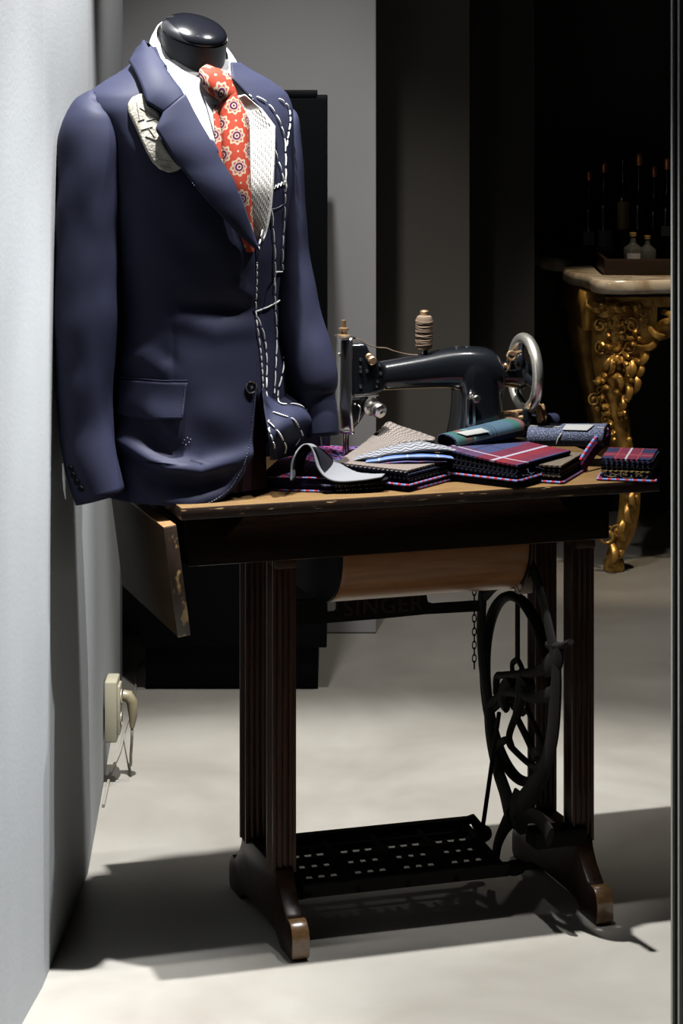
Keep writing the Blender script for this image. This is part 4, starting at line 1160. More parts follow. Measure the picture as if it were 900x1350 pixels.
# spool
SPL = thing('thread_spool', 'spool of taupe thread standing on the pin of the sewing machine', 'thread spool', PM[SM.name] @ Vector((0.154, 0, 0.2085)), TH)
m_thr = simple('taupe_thread', (0.40, 0.29, 0.21), 0.6)
mb = MB(); lathe(mb, [(0.0035, 0), (0.013, 0), (0.013, 0.003), (0.009, 0.004), (0.009, 0.06), (0.0075, 0.063), (0.008, 0.068), (0.0055, 0.070), (0.0035, 0.0705)], 28); mb.build('spool_core', m_brassy, SPL)
mb = MB(); lathe(mb, [(0.009, 0.002), (0.0135, 0.003), (0.0152, 0.006), (0.0148, 0.03), (0.0152, 0.054), (0.013, 0.059), (0.009, 0.061)], 30)
for pitch, ph, rr in ((0.011, 0, 0.0150), (-0.012, 1.0, 0.0150), (0.008, 2.4, 0.0152), (-0.009, 3.3, 0.0151)):
    nturn = 0.048 / abs(pitch)
    tube(mb, [((rr) * math.cos(a * (1 if pitch > 0 else -1) + ph), rr * math.sin(a * (1 if pitch > 0 else -1) + ph), 0.006 + 0.048 * a / (2 * PI * nturn)) for a in np.linspace(0, 2 * PI * nturn, int(nturn * 26))], 0.0011, 6)
mb.build('wound_thread', m_thr, SPL)
mb = MB()
inv = PM[SPL.name].inverted()
tp = [at(551, 468, 4.555), at(537, 467, 4.56), at(520, 463, 4.55), at(509, 459, 4.545), at(497, 458, 4.54), at(484, 454, 4.53), at(474, 448, 4.52), at(462, 445, 4.515)]
tube(mb, [inv @ Vector(p) for p in spline(tp, 60)], 0.0009, 6); mb.build('loose_strand', m_thr, SPL)

# ================================================================= fabric sample books
NAVY = (0.030, 0.035, 0.085); RED = (0.20, 0.020, 0.034); WHITE = (0.62, 0.60, 0.60); BLUE = (0.065, 0.08, 0.18)
m_trim = dashmat('woven_trim', (0.62, 0.06, 0.07), (0.20, 0.30, 0.72), (0.32, 0.40, 0.75), 0.015)
m_book = brickmat('woven_cover', (0.52, 0.045, 0.06), (0.18, 0.27, 0.62), (0.035, 0.025, 0.13), 0.021, 0.013, 0.0024, third=(0.05, 0.04, 0.19), th3=0.63)
m_bookdark = brickmat('woven_cover_edge', (0.30, 0.04, 0.03), (0.05, 0.04, 0.14), (0.02, 0.015, 0.05), 0.022, 0.009, 0.0035, third=(0.03, 0.025, 0.09))
FAB = {
 'tartan': tartan('red_navy_tartan', BLUE, [(1, 0.28, 0.25, RED, 0.78), (0, 0.16, 0.16, RED, 0.35), (1, 0.26, 0.1, (0.3, 0.03, 0.03), 0.5), (1, 0.74, 0.008, (0.03, 0.03, 0.06), 1), (0, 0.6, 0.008, (0.03, 0.03, 0.06), 1), (1, 0.33, 0.022, (0.45, 0.45, 0.55), 0.9), (0, 0.22, 0.016, (0.5, 0.48, 0.55), 0.9)], 0.155),
 'tartan2': tartan('dark_red_tartan', NAVY, [(1, 0.5, 0.26, (0.22, 0.03, 0.05), 0.75), (0, 0.45, 0.2, (0.22, 0.03, 0.05), 0.7), (0, 0.46, 0.02, (0.5, 0.5, 0.55), 0.9), (1, 0.5, 0.012, (0.45, 0.25, 0.25), 0.9), (0, 0.25, 0.012, (0.4, 0.05, 0.05), 1), (0, 0.68, 0.012, (0.4, 0.05, 0.05), 1)], 0.09),
 'green': tartan('navy_green_tartan', (0.10, 0.12, 0.23), [(1, 0.62, 0.3, (0.07, 0.15, 0.19), 0.75), (0, 0.2, 0.16, (0.045, 0.15, 0.11), 0.75), (0, 0.22, 0.05, (0.38, 0.05, 0.05), 0.45), (1, 0.40, 0.012, (0.3, 0.36, 0.42), 1), (0, 0.33, 0.012, (0.35, 0.38, 0.40), 0.9), (0, 0.66, 0.01, (0.05, 0.06, 0.10), 0.9), (0, 0.72, 0.01, (0.05, 0.06, 0.10), 0.9)], 0.125),
 'tweed': tartan('navy_windowpane_tweed', (0.075, 0.09, 0.155), [], 0.1, speck=((0.30, 0.33, 0.42), 420, 0.56)),
 'brown': tartan('brown_tweed', (0.13, 0.10, 0.075), [], 0.1, speck=((0.27, 0.22, 0.17), 500, 0.52)),
 'grey': simple('grey_flannel', (0.36, 0.37, 0.40), 0.9, bump=0.2, bscale=700),
 'bluegrey': simple('blue_grey_flannel', (0.13, 0.145, 0.235), 0.9, bump=0.2, bscale=700),
 'black': simple('black_wool', (0.018, 0.018, 0.026), 0.9, bump=0.3, bscale=700),
 'navy': simple('navy_swatch_wool', (0.035, 0.04, 0.08), 0.9, bump=0.3, bscale=700),
 'hound': herring('brown_herringbone', (0.42, 0.37, 0.33), (0.12, 0.10, 0.10), 0.0075, 0.0045),
 'check': herring('grey_blue_chevron', (0.46, 0.46, 0.48), (0.10, 0.12, 0.17), 0.011, 0.008),
 'glen': herring('brown_glen_check', (0.36, 0.30, 0.26), (0.20, 0.17, 0.16), 0.004, 0.003),
 'sky': tartan('sky_blue_check', (0.15, 0.26, 0.60), [(0, 0.5, 0.03, (0.55, 0.6, 0.75), 0.9), (1, 0.5, 0.06, (0.45, 0.5, 0.7), 0.6)], 0.045),
 'purple': tartan('violet_check', (0.17, 0.15, 0.36), [(0, 0.3, 0.05, (0.5, 0.15, 0.2), 0.8)], 0.05),
 'gold': simple('mustard_wool', (0.30, 0.21, 0.08), 0.9),
}
m_salt = tartan('salt_pepper_edge', (0.02, 0.02, 0.03), [(0, 0.5, 0.22, (0.45, 0.45, 0.47), 1)], 0.0052)
m_labelp = simple('cream_paper_label', (0.62, 0.63, 0.62), 0.6)
def sheet(mb, w_, d_, th, bend=None, zig=0.0014, cell=0.0045, ox=0.0, oy=0.0, rz=0.0):
    nx, ny = max(4, int(w_ / cell)), max(4, int(d_ / cell))
    cr, sr = math.cos(rz), math.sin(rz)
    top, bot, uv = [], [], []
    for j in range(ny + 1):
        for i in range(nx + 1):
            x, y = w_ * i / nx, d_ * j / ny
            u0, v0 = x, y
            if zig:
                if j == 0: y += zig * (1 if i % 2 else -1)
                if j == ny: y += zig * (1 if i % 2 else -1)
                if i == 0: x += zig * (1 if j % 2 else -1)
                if i == nx: x += zig * (1 if j % 2 else -1)
            z = bend(x / w_, y / d_) if bend else 0.0
            X, Y = ox + x * cr - y * sr, oy + x * sr + y * cr
            top.append((X, Y, z + th)); bot.append((X, Y, z)); uv.append((u0, v0))
    n = len(top); fs = []
    m = nx + 1
    for j in range(ny):
        for i in range(nx):
            a, b, c, d = j * m + i, j * m + i + 1, (j + 1) * m + i + 1, (j + 1) * m + i
            fs.append((a, b, c, d)); fs.append((n + d, n + c, n + b, n + a))
    bd = [i for i in range(m)] + [(j + 1) * m + nx for j in range(ny)] + [ny * m + nx - 1 - i for i in range(nx)] + [(ny - 1 - j) * m for j in range(ny - 1)]
    for k in range(len(bd)):
        a, b = bd[k], bd[(k + 1) % len(bd)]; fs.append((a, n + a, n + b, b))
    mb.add(top + bot, fs, uv + uv)
def trim_line(parent, pts, r=0.0022, name='woven_trim'):
    mb = MB(); tube(mb, lin(pts, 40), r, 8); return mb.build(name, m_trim, parent)
def book(name, label, origin_st, ang, z0, w_, d_, leaves, cover=True, jit=0.003, tilt=None, group='fabric sample books on the table'):
    o = thing(name, label, 'fabric samples', TA + W * origin_st[0] + D * origin_st[1] + Vector((0, 0, z0)), TH + ang, group)
    z = 0.0
    if cover:
        mb = MB(); box(mb, (w_ / 2, d_ / 2, 0.0016), (w_ + 0.016, d_ + 0.016, 0.0028), 0.0008)
        c = mb.build('cover', m_bookdark, o)
        e = 0.0075
        trim_line(c, [(-e, d_ + e, 0.0024), (-e, -e, 0.0024), (w_ + e, -e, 0.0024), (w_ + e, d_ + e, 0.0024)])
        z = 0.0036
    for k, (fab, th, bend) in enumerate(leaves):
        mb = MB(); top = k == len(leaves) - 1
        sheet(mb, w_, d_, th, bend, ox=random.uniform(-jit, jit), oy=random.uniform(-jit, jit), rz=random.uniform(-0.012, 0.012))
        mb.M = Matrix.Identity(4)
        mb.v = [v + Vector((0, 0, z)) for v in mb.v]
        mb.build('swatch', FAB[fab] if isinstance(fab, str) else fab, o, smooth=30)
        z += th + 0.0004
    return o, z
# 1 red and blue woven box-like book at the left
a1 = math.radians(-27)
o1 = thing('sample_book', 'red and blue woven fabric book lying flat nearest the jacket', 'fabric samples', TA + W * -0.038 + D * 0.112 + Vector((0, 0, TOP)), TH + a1, 'fabric sample books on the table')
mb = MB(); box(mb, (0.062, 0.165, 0.0125), (0.118, 0.325, 0.019), 0.002); mb.build('page_block', m_bookdark, o1)
mb = MB(); sheet(mb, 0.124, 0.33, 0.003, zig=0); mb.v = [v + Vector((0, 0, 0.0222)) for v in mb.v]; mb.build('cover', m_book, o1)
mb = MB(); sheet(mb, 0.124, 0.33, 0.0026, zig=0); mb.build('back_cover', m_bookdark, o1)
trim_line(o1, [(0, 0.33, 0.0022), (0, 0, 0.0022), (0.124, 0, 0.0022)], 0.0019)
trim_line(o1, [(0.0, 0.33, 0.0245), (0, 0, 0.0245), (0.124, 0, 0.0245), (0.124, 0.33, 0.0245)], 0.0013)
# 2 grey swatches curling over
o2 = thing('flannel_swatches', 'grey and blue flannel swatches curled over in front of the woven book', 'fabric samples', onz(450, 645, TOP), 0.0, 'fabric sample books on the table')
fr = [(383, 634, 4.262), (384, 612, 4.272), (390, 597, 4.283), (399, 587, 4.29), (407, 587, 4.29), (413, 597, 4.288), (419, 617, 4.28), (430, 630, 4.272), (447, 635, 4.27), (478, 633, 4.275), (503, 629, 4.285)]
bk_ = [(398, 622, 4.345), (400, 606, 4.35), (405, 594, 4.355), (411, 587, 4.36), (416, 588, 4.36), (427, 596, 4.36), (441, 607, 4.36), (455, 616, 4.36), (470, 622, 4.36), (492, 622, 4.37), (513, 621, 4.375)]
ct = [[at(*q) for q in fr], [at((a[0] + b[0]) / 2, (a[1] + b[1]) / 2 - 0.5, (a[2] + b[2]) / 2) for a, b in zip(fr, bk_)], [at(*q) for q in bk_]]
mb = MB(); patch(mb, ct, 20, 90); mb.build('curled_swatch', FAB['grey'], o2, world=True, solid=0.0028, offset=0)
ct2 = [[p + Vector((0.002, 0.004, -0.0045)) + (Vector((0.006, 0, -0.001)) if i > 2 else Vector((-0.0005, 0, 0))) for i, p in enumerate(r)] for r in ct]
mb = MB(); patch(mb, ct2, 14, 70); mb.build('curled_swatch', FAB['black'], o2, world=True, solid=0.002, offset=0)
A2 = onz(440, 651, TOP)
s2, t2 = st(436, 652, TOP)
for k, (fab, dx, dy, w_, d_) in enumerate((('black', 0.005, 0.006, 0.085, 0.08), (m_salt, 0.012, 0.004, 0.085, 0.08), ('black', 0.004, 0.008, 0.085, 0.08), (m_salt, 0.010, 0.006, 0.083, 0.08), ('bluegrey', -0.010, 0.003, 0.085, 0.08))):
    mb = MB(); mb.M = Matrix.Identity(4)
    sheet(mb, w_, d_, 0.0025, ox=dx, oy=dy, rz=0.02 * k - 0.03)
    R_ = Matrix.Rotation(TH + 0.06, 4, 'Z'); org = TA + W * s2 + D * t2 + Vector((0, 0, TOP + 0.0006 + 0.0031 * k))
    mb.v = [org + (R_ @ v) for v in mb.v]
    mb.build('swatch', FAB[fab] if isinstance(fab, str) else fab, o2, world=True, smooth=30)
# 3 centre pile of herringbone swatches
fc = st(536, 641, TOP + 0.009); fr_ = st(610, 621, TOP + 0.009)
a3 = math.atan2(fr_[1] - fc[1], fr_[0] - fc[0])
mid = lambda h: (lambda x, y: h * math.sin(PI * min(1, max(0, x))) * 0.3)
lv3 = [('black', 0.003, None), (m_salt, 0.0026, None), ('black', 0.003, None), (m_salt, 0.0026, None), ('navy', 0.003, None), (m_salt, 0.0028, None), ('glen', 0.0028, None)]
o3, z3 = book('sample_book', 'thick book of brown herringbone and blue check swatches fanned up in the middle', fc, a3, TOP + 0.0095, 0.125, 0.155, lv3, jit=0.004)
# lower board of the same book
mb = MB(); box(mb, (0.066, 0.078, -0.0045), (0.138, 0.17, 0.0075), 0.001); lo = mb.build('lower_board', m_bookdark, o3)
trim_line(lo, [(0.02, -0.008, -0.0068), (0.136, -0.008, -0.0068), (0.136, 0.163, -0.0068)])
def pxs(l): return [at(*q) for q in l]
Yb, Yf = 4.50, 4.405
# folded layers (each a closed fold of cloth)
def fold(ctrl, fab, parent, solid=0.0026, nr=24, nc=60):
    mb = MB(); patch(mb, ctrl, nr, nc, lambda p, u, v: p + Vector((0, 0, 0.0012 * noise.noise(p * 60)))); return mb.build('folded_swatch', FAB[fab], parent, world=True, solid=solid, offset=0, smooth=60)
fold([pxs([(447, 607, 4.43), (475, 588, 4.47), (500, 567, 4.50), (511, 557, 4.51), (525, 561, 4.51), (548, 569, 4.51), (572, 577, 4.51)]),
      pxs([(450, 607, 4.42), (475, 596, 4.44), (498, 584, 4.45), (512, 578, 4.46), (527, 575, 4.46), (549, 576, 4.47), (573, 578, 4.48)]),
      pxs([(455, 608, 4.41), (476, 602, 4.415), (497, 595, 4.42), (513, 589, 4.42), (528, 584, 4.425), (550, 580, 4.43), (573, 580, 4.44)]),
      pxs([(460, 609, 4.415), (478, 606, 4.42), (498, 600, 4.425), (513, 595, 4.425), (528, 590, 4.43), (550, 586, 4.435), (572, 585, 4.445)])], 'hound', o3)
def foldroll(pts, rad, fab, parent, name='folded_swatch'):
    mb = MB(); P = spline(pts, 40); R = spline([r for r in rad], 40)
    tube(mb, [at(*q) for q in P], [(max(r[0], 0.001), max(r[1], 0.0015)) for r in R], 18, ref=(0, 0, 1), disp=lambda q, c, u, a: q + Vector((0, 0, 0.0013 * noise.noise(q * 45))))
    return mb.build(name, FAB[fab], parent, world=True)
foldroll([(470, 604, 4.42), (500, 598, 4.41), (530, 592, 4.405), (560, 589, 4.41), (592, 592, 4.43)], [(0.003, 0.03), (0.007, 0.035), (0.0078, 0.035), (0.0075, 0.035), (0.004, 0.03)], 'check', o3)
foldroll([(486, 606, 4.40), (505, 603.5, 4.395), (530, 600, 4.392), (560, 599, 4.395), (589, 602, 4.41)], [(0.003, 0.03), (0.006, 0.03), (0.006, 0.03), (0.0055, 0.03), (0.0035, 0.03)], 'sky', o3)
foldroll([(503, 608, 4.39), (525, 606.5, 4.385), (555, 605.5, 4.388), (582, 606, 4.40)], [(0.002, 0.025), (0.0035, 0.025), (0.0035, 0.025), (0.002, 0.025)], 'purple', o3)
# 4 red tartan book in front
fc = st(684, 636, TOP + 0.012); fr_ = st(757, 610, TOP + 0.012)
a4 = math.atan2(0.123, 0.161)
droop = lambda k: (lambda x, y: -0.003 * (1 - y) ** 2 * 0 + 0.004 * math.sin(PI * y) * 0.4)
lv4 = [(f_, t_, (lambda k: (lambda x, y: (0.003 + 0.0017 * k) * max(0, y) ** 1.4))(k)) for k, (f_, t_) in enumerate((('black', 0.003), ('navy', 0.0028), ('black', 0.003), ('navy', 0.0026), ('black', 0.003), (m_salt, 0.002), ('black', 0.003), ('tartan', 0.003)))]
o4, z4 = book('sample_book', 'book of swatches with red and blue tartan on top at the front edge', (fc[0] + 0.0, fc[1] + 0.012), a4, TOP + 0.0115, 0.185, 0.152, lv4)
mb = MB(); box(mb, (0.0925, 0.076, -0.006), (0.198, 0.165, 0.0105), 0.002); mb.build('lower_pages', FAB['black'], o4)
mb = MB()
for k in range(22):
    x = random.uniform(0.01, 0.17); z = random.uniform(0.004, 0.018)
    tube(mb, [(x, -0.002, z), (x + random.uniform(-0.006, 0.006), -0.009, z + random.uniform(-0.003, 0.004)), (x + random.uniform(-0.012, 0.012), -0.012, z + random.uniform(-0.004, 0.004))], 0.0004, 4)
mb.build('frayed_threads', FAB['bluegrey'], o4)
# 5 rolled green tartan swatch
def roll(name, label, c0, c1, rx, rz_, fab, label_px=None):
    P0, P1 = at(*c0), at(*c1)
    o = thing(name, label, 'fabric roll', (P0 + P1) / 2 - Vector((0, 0, rz_)), 0.0, 'rolled tweed and tartan swatches')
    ax = (P1 - P0).normalized(); e2 = Vector((0, 0, 1)); e2 = (e2 - ax * e2.dot(ax)).normalized(); e1 = ax.cross(e2)
    Ln = (P1 - P0).length
    mb = MB(); vs, uv, fs = [], [], []
    nA, nL = 70, 30
    rows = []
    for i in range(nL + 1):
        c = P0 + ax * (Ln * i / nL)
        row = []
        acc = 0; prev = None
        for k in range(nA + 1):
            a = -0.6 * PI + 3.1 * PI * k / nA           # spiral from the outside in
            g = 1 - 0.07 * k / nA * 2.2
            n_ = 2.6
            ca, sa = math.cos(a), math.sin(a)
            p = c + e1 * (rx * g * math.copysign(abs(ca) ** (2 / n_), ca)) + e2 * (rz_ * g * math.copysign(abs(sa) ** (2 / n_), sa))
            if i in (0, nL): p = p + ax * (0.0012 * (1 if k % 2 else -1))
            acc += (p - prev).length if prev is not None else 0
            prev = p
            row.append(p); uv.append((Ln * i / nL, acc))
        rows.append(row)
    grid(mb, rows, uv); b_ = mb.build('rolled_cloth', FAB[fab], o, world=True, solid=0.0016, offset=-1, smooth=60)
    mb = MB(); tube(mb, [P0 + ax * 0.004, P1 - ax * 0.004], [(rz_ * 0.84, rx * 0.84)] * 2, 24, ref=e2); mb.build('inner_layers', FAB['black'], o, world=True)
    bv = bvh_of(rows)
    if label_px:
        rr = []
        for i in range(9):
            r_ = []
            for j in range(13):
                u, v = j / 12, i / 8
                A, B, C_, D_ = label_px
                x = (A[0] * (1 - u) + B[0] * u) * (1 - v) + (D_[0] * (1 - u) + C_[0] * u) * v
                y = (A[1] * (1 - u) + B[1] * u) * (1 - v) + (D_[1] * (1 - u) + C_[1] * u) * v
                p, n2 = hit(bv, x, y); r_.append(p + n2 * 0.0026)
            rr.append(r_)
        mb = MB(); grid(mb, rr); mb.build('paper_label', m_labelp, o, world=True, solid=0.0004)['label'] = 'cream paper label'
    return o, bv, rows
o5, bv5, _ = roll('rolled_swatch', 'rolled navy and green tartan swatch with white label, resting on the tartan book', (589, 584, 4.455), (679, 562, 4.545), 0.030, 0.0165, 'green', [(601, 572), (634, 566), (645, 570.5), (614, 576)])
o6, bv6, rr6 = roll('rolled_swatch', 'rolled speckled navy tweed swatch with cream windowpane lines and white label', (700, 573, 4.60), (800, 573, 4.565), 0.044, 0.0195, 'tweed', [(746, 561), (784, 561.5), (774, 569), (741, 568)])
m_cream = dashmat('cream_twist', (0.55, 0.52, 0.45), (0.60, 0.57, 0.50), (0.2, 0.2, 0.25), 0.005)
mb = MB()
for pl_ in ([(740, 571.5), (736, 577), (733, 585)], [(699, 562), (720, 562.5), (739, 563.5)], [(787, 564), (798, 565)]):
    LP = lin(pl_, 16); tube(mb, [(lambda h: h[0] + h[1] * 0.0006)(hit(bv6, *q)) for q in LP], (0.0012, 0.0018), 6)
mb.build('windowpane_line', m_cream, o6, world=True)
# 7 brown tweed book under the tweed roll, with raised woven cover
fc = st(745, 637, TOP + 0.003)
a7 = math.atan2(0.105, 0.085)
lv7 = [('brown', 0.003, None), ('black', 0.003, None), ('brown', 0.003, None), ('black', 0.003, None), ('brown', 0.003, None), ('black', 0.003, None), ('brown', 0.003, None), ('brown', 0.003, None)]
o7, z7 = book('sample_book', 'book of brown tweed swatches underneath the navy tweed roll', (fc[0] - 0.004, fc[1] + 0.016), a7, TOP + 0.0006, 0.145, 0.125, lv7)
m_bk2 = brickmat('woven_spine', (0.38, 0.04, 0.05), (0.10, 0.09, 0.3), (0.03, 0.02, 0.09), 0.012, 0.006, 0.0014)
mb = MB()
P = [at(764, 607, 4.475), at(775, 590, 4.50), at(787, 575, 4.53), at(801, 566, 4.56)]
mb = MB(); grid(mb, [[Vector(p) for p in spline(P, 20)], [Vector(p) + Vector((0.004, 0.004, -0.028)) for p in spline(P, 20)]]); mb.build('raised_cover', m_bk2, o7, world=True, solid=0.0025)
mb = MB(); tube(mb, [Vector(p) for p in spline(P, 30)], 0.0028, 8); mb.build('woven_trim', m_trim, o7, world=True)
# 8 right hand stack
a8 = math.atan2(-0.049, 0.079)
fcl = st(787, 631, TOP)
lv8 = [('navy', 0.0028, None), ('bluegrey', 0.004, None), ('bluegrey', 0.0035, None), ('gold', 0.002, None), ('black', 0.0035, None), (m_salt, 0.002, None), ('black', 0.0032, None), ('navy', 0.0035, None), ('navy', 0.003, None), ('tartan2', 0.003, None)]
ac = math.atan2(0.107, 0.087)
fcr = st(852, 634, TOP)
o8, z8 = book('sample_book', 'small stack of dark red tartan swatches at the far right of the table', (fcl[0] + 0.002, fcl[1] - 0.016), a8 + 0.02, TOP + 0.0006, 0.086, 0.118, lv8, jit=0.002)
mb = MB()
for k in range(26):
    x = random.uniform(0.004, 0.078); z = random.choice((0.008, 0.012, 0.016)) + random.uniform(-0.001, 0.001)
    tube(mb, [(x, 0.0, z), (x + random.uniform(-0.006, 0.006), -0.004, z + random.uniform(-0.003, 0.002)), (x + random.uniform(-0.012, 0.012), -0.006, z + random.uniform(-0.003, 0.003))], 0.0004, 4)
mb.build('frayed_threads', FAB['gold'], o8)
o9, bv9, _ = roll('rolled_swatch', 'small plain navy roll of cloth behind the bobbin winder', (688, 558, 4.66), (732, 554, 4.69), 0.018, 0.014, 'navy')
# ================================================================= gilded console table behind
m_gilt = simple('aged_gilding', (0.46, 0.27, 0.065), 0.36, 0.55, col2=(0.22, 0.11, 0.02), vscale=30, bump=0.3, bscale=90)
def marble():
    m, nt, b = newmat('veined_marble')
    tc = N(nt, 'ShaderNodeTexCoord')
    no = N(nt, 'ShaderNodeTexNoise'); no.inputs['Scale'].default_value = 6; no.inputs['Detail'].default_value = 8; no.inputs['Distortion'].default_value = 2.2
    lk(nt, tc.outputs['Object'], no.inputs['Vector'])
    rp = N(nt, 'ShaderNodeValToRGB'); rp.color_ramp.elements[0].position = 0.4; rp.color_ramp.elements[1].position = 0.6
    rp.color_ramp.elements[0].color = (0.36, 0.27, 0.19, 1); rp.color_ramp.elements[1].color = (0.62, 0.56, 0.47, 1)
    lk(nt, no.outputs[0], rp.inputs[0]); lk(nt, rp.outputs[0], b.inputs['Base Color']); b.inputs['Roughness'].default_value = 0.2
    return m
m_marble = marble()
CT = thing('console_table', 'carved gilded rococo console table with serpentine marble top in the dark shop', 'console table', (1.1, 7.6, 0))
ZT = 0.842
# serpentine outline, world coordinates
Yf0 = 7.16
outl = [(0.705, 7.26), (0.712, 7.19), (0.745, 7.155), (0.80, 7.15), (0.87, 7.165), (0.95, 7.175), (1.05, 7.165), (1.2, 7.13), (1.35, 7.165), (1.5, 7.175), (1.62, 7.15), (1.68, 7.16), (1.70, 7.22),
        (1.71, 7.5), (1.74, 7.8), (1.75, 8.10), (0.655, 8.10), (0.628, 8.04), (0.615, 7.95), (0.64, 7.88), (0.69, 7.82), (0.70, 7.72), (0.675, 7.62), (0.655, 7.52), (0.665, 7.42), (0.69, 7.34)]
def inset(pts, k, c=(1.18, 7.62)): return [(c[0] + (x - c[0]) * k, c[1] + (y - c[1]) * k) for x, y in pts]
mb = MB()
lay = [(0.975, -0.040), (0.99, -0.036), (1.0, -0.026), (1.0, -0.014), (0.994, -0.004), (0.985, 0.0)]
smo = [tuple(p) for p in spline(outl + [outl[0]], 160)][:-1]
loft(mb, [[Vector((x, y, ZT + dz)) for x, y in inset(smo, k)] for k, dz in lay])
mb.build('marble_top', m_marble, CT, world=True)
def cx_at(px, py, Y): return at(px, py, Y)
# front apron with arch and pierced panel
YA = 7.235
def A_(px, py): p = at(px, py, YA); return (p.x, p.z)
apr = [A_(*q) for q in [(797, 392), (960, 392), (1020, 392), (1020, 452), (960, 452), (930, 444), (905, 443), (888, 444), (872, 448), (858, 456), (847, 470), (841, 486), (836, 510), (828, 512), (806, 500), (797, 460)]]
hole = [A_(*q) for q in [(866, 405), (893, 405), (893, 426), (866, 426)]]
mb = MB(); poly_prism(mb, apr, lambda a, b, k: Vector((a, YA + k, b)), 0.03, 0, holes=(hole,))
mb.build('apron', m_gilt, CT, world=True)
mb = MB(); grid(mb, [[Vector((0.705, y, z)) for y in np.linspace(7.25, 8.02, 10)] for z in (0.69, 0.80)]); mb.build('side_apron', m_gilt, CT, world=True, solid=0.03)
def legpts(dx, dy, flip=1):
    pts = [(810, 400, 30), (806, 440, 27), (803, 470, 24), (806, 505, 20), (812, 545, 17), (820, 590, 15), (828, 630, 14), (830, 662, 14), (825, 695, 14), (815, 718, 12), (809, 735, 11)]
    return pts
def leg(ox, oy, flip=1.0):
    mb = MB(); P, R = [], []
    for q in spline(legpts(0, 0), 40):
        p = at(q[0], q[1], YA + 0.02); r = q[2] / F * YA
        x = p.x - at(810, 400, YA + 0.02).x
        P.append((0.783 + ox + flip * x, YA + 0.02 + oy, p.z)); R.append((r, r * 0.75))
    tube(mb, P, R, 16, ref=(1, 0, 0))
    px_, pz = P[-1][0], 0.0
    lathe(mb, [(0, 0), (0.027, 0.0), (0.031, 0.008), (0.029, 0.028), (0.024, 0.038), (0.026, 0.045), (0, 0.05)], 16, Matrix.Translation((px_, P[-1][1], 0)))
    return mb.build('cabriole_leg', m_gilt, CT, world=True), P
lg, LP1 = leg(0, 0)
leg(0.80, 0, -1); leg(0.0, 0.80, 1)[0]; leg(0.85, 0.80, -1)
# carved scrolls on the near leg
def scroll(mb, c, r0, turns, sg, ph, th, Yc):
    P, R = [], []
    for k in range(28):
        u = k / 27; a = ph + sg * 2 * PI * turns * u; r = r0 * (1 - 0.8 * u)
        P.append((c[0] + r * math.cos(a), Yc - 0.006 * u, c[1] + r * math.sin(a))); R.append(th * (0.45 + 0.75 * u))
    tube(mb, P, R, 8)
def leafm(mb, c, ln, wd_, ang, Yc):
    d_ = Vector((math.cos(ang), 0, math.sin(ang)))
    ln *= 1.5; wd_ *= 0.55
    P = [Vector((c[0], Yc, c[1])) + d_ * (ln * u) + Vector((0, -0.022 * math.sin(PI * u), 0)) + Vector((-d_.z, 0, d_.x)) * (0.18 * ln * math.sin(PI * u)) for u in np.linspace(0, 1, 9)]
    tube(mb, P, [(0.006 + wd_ * math.sin(PI * min(1, 0.15 + 0.85 * u)) ** 0.8 * 0.5, 0.004 + 0.004 * math.sin(PI * u)) for u in np.linspace(0, 1, 9)], 8, ref=Vector((-d_.z, 0, d_.x)))
rng = random.Random(11)
def carve(name, seeds, parent, Yc):
    mb = MB()
    for (px_, py_, kind, sz, ang, sg) in seeds:
        c = A_(px_, py_); s_ = sz / F * YA * (0.8 if kind == 'l' else 1.0)
        if kind == 's': scroll(mb, c, s_, 1.35, sg, math.radians(ang), s_ * 0.24, Yc)
        elif kind == 'l': leafm(mb, c, s_ * 1.5, s_ * 0.6, math.radians(ang), Yc)
        else: ellipsoid(mb, (c[0], Yc, c[1]), (s_, s_ * 0.8, s_), seg=10, rings=7)
    return mb.build(name, m_gilt, parent, world=True)
seeds = []
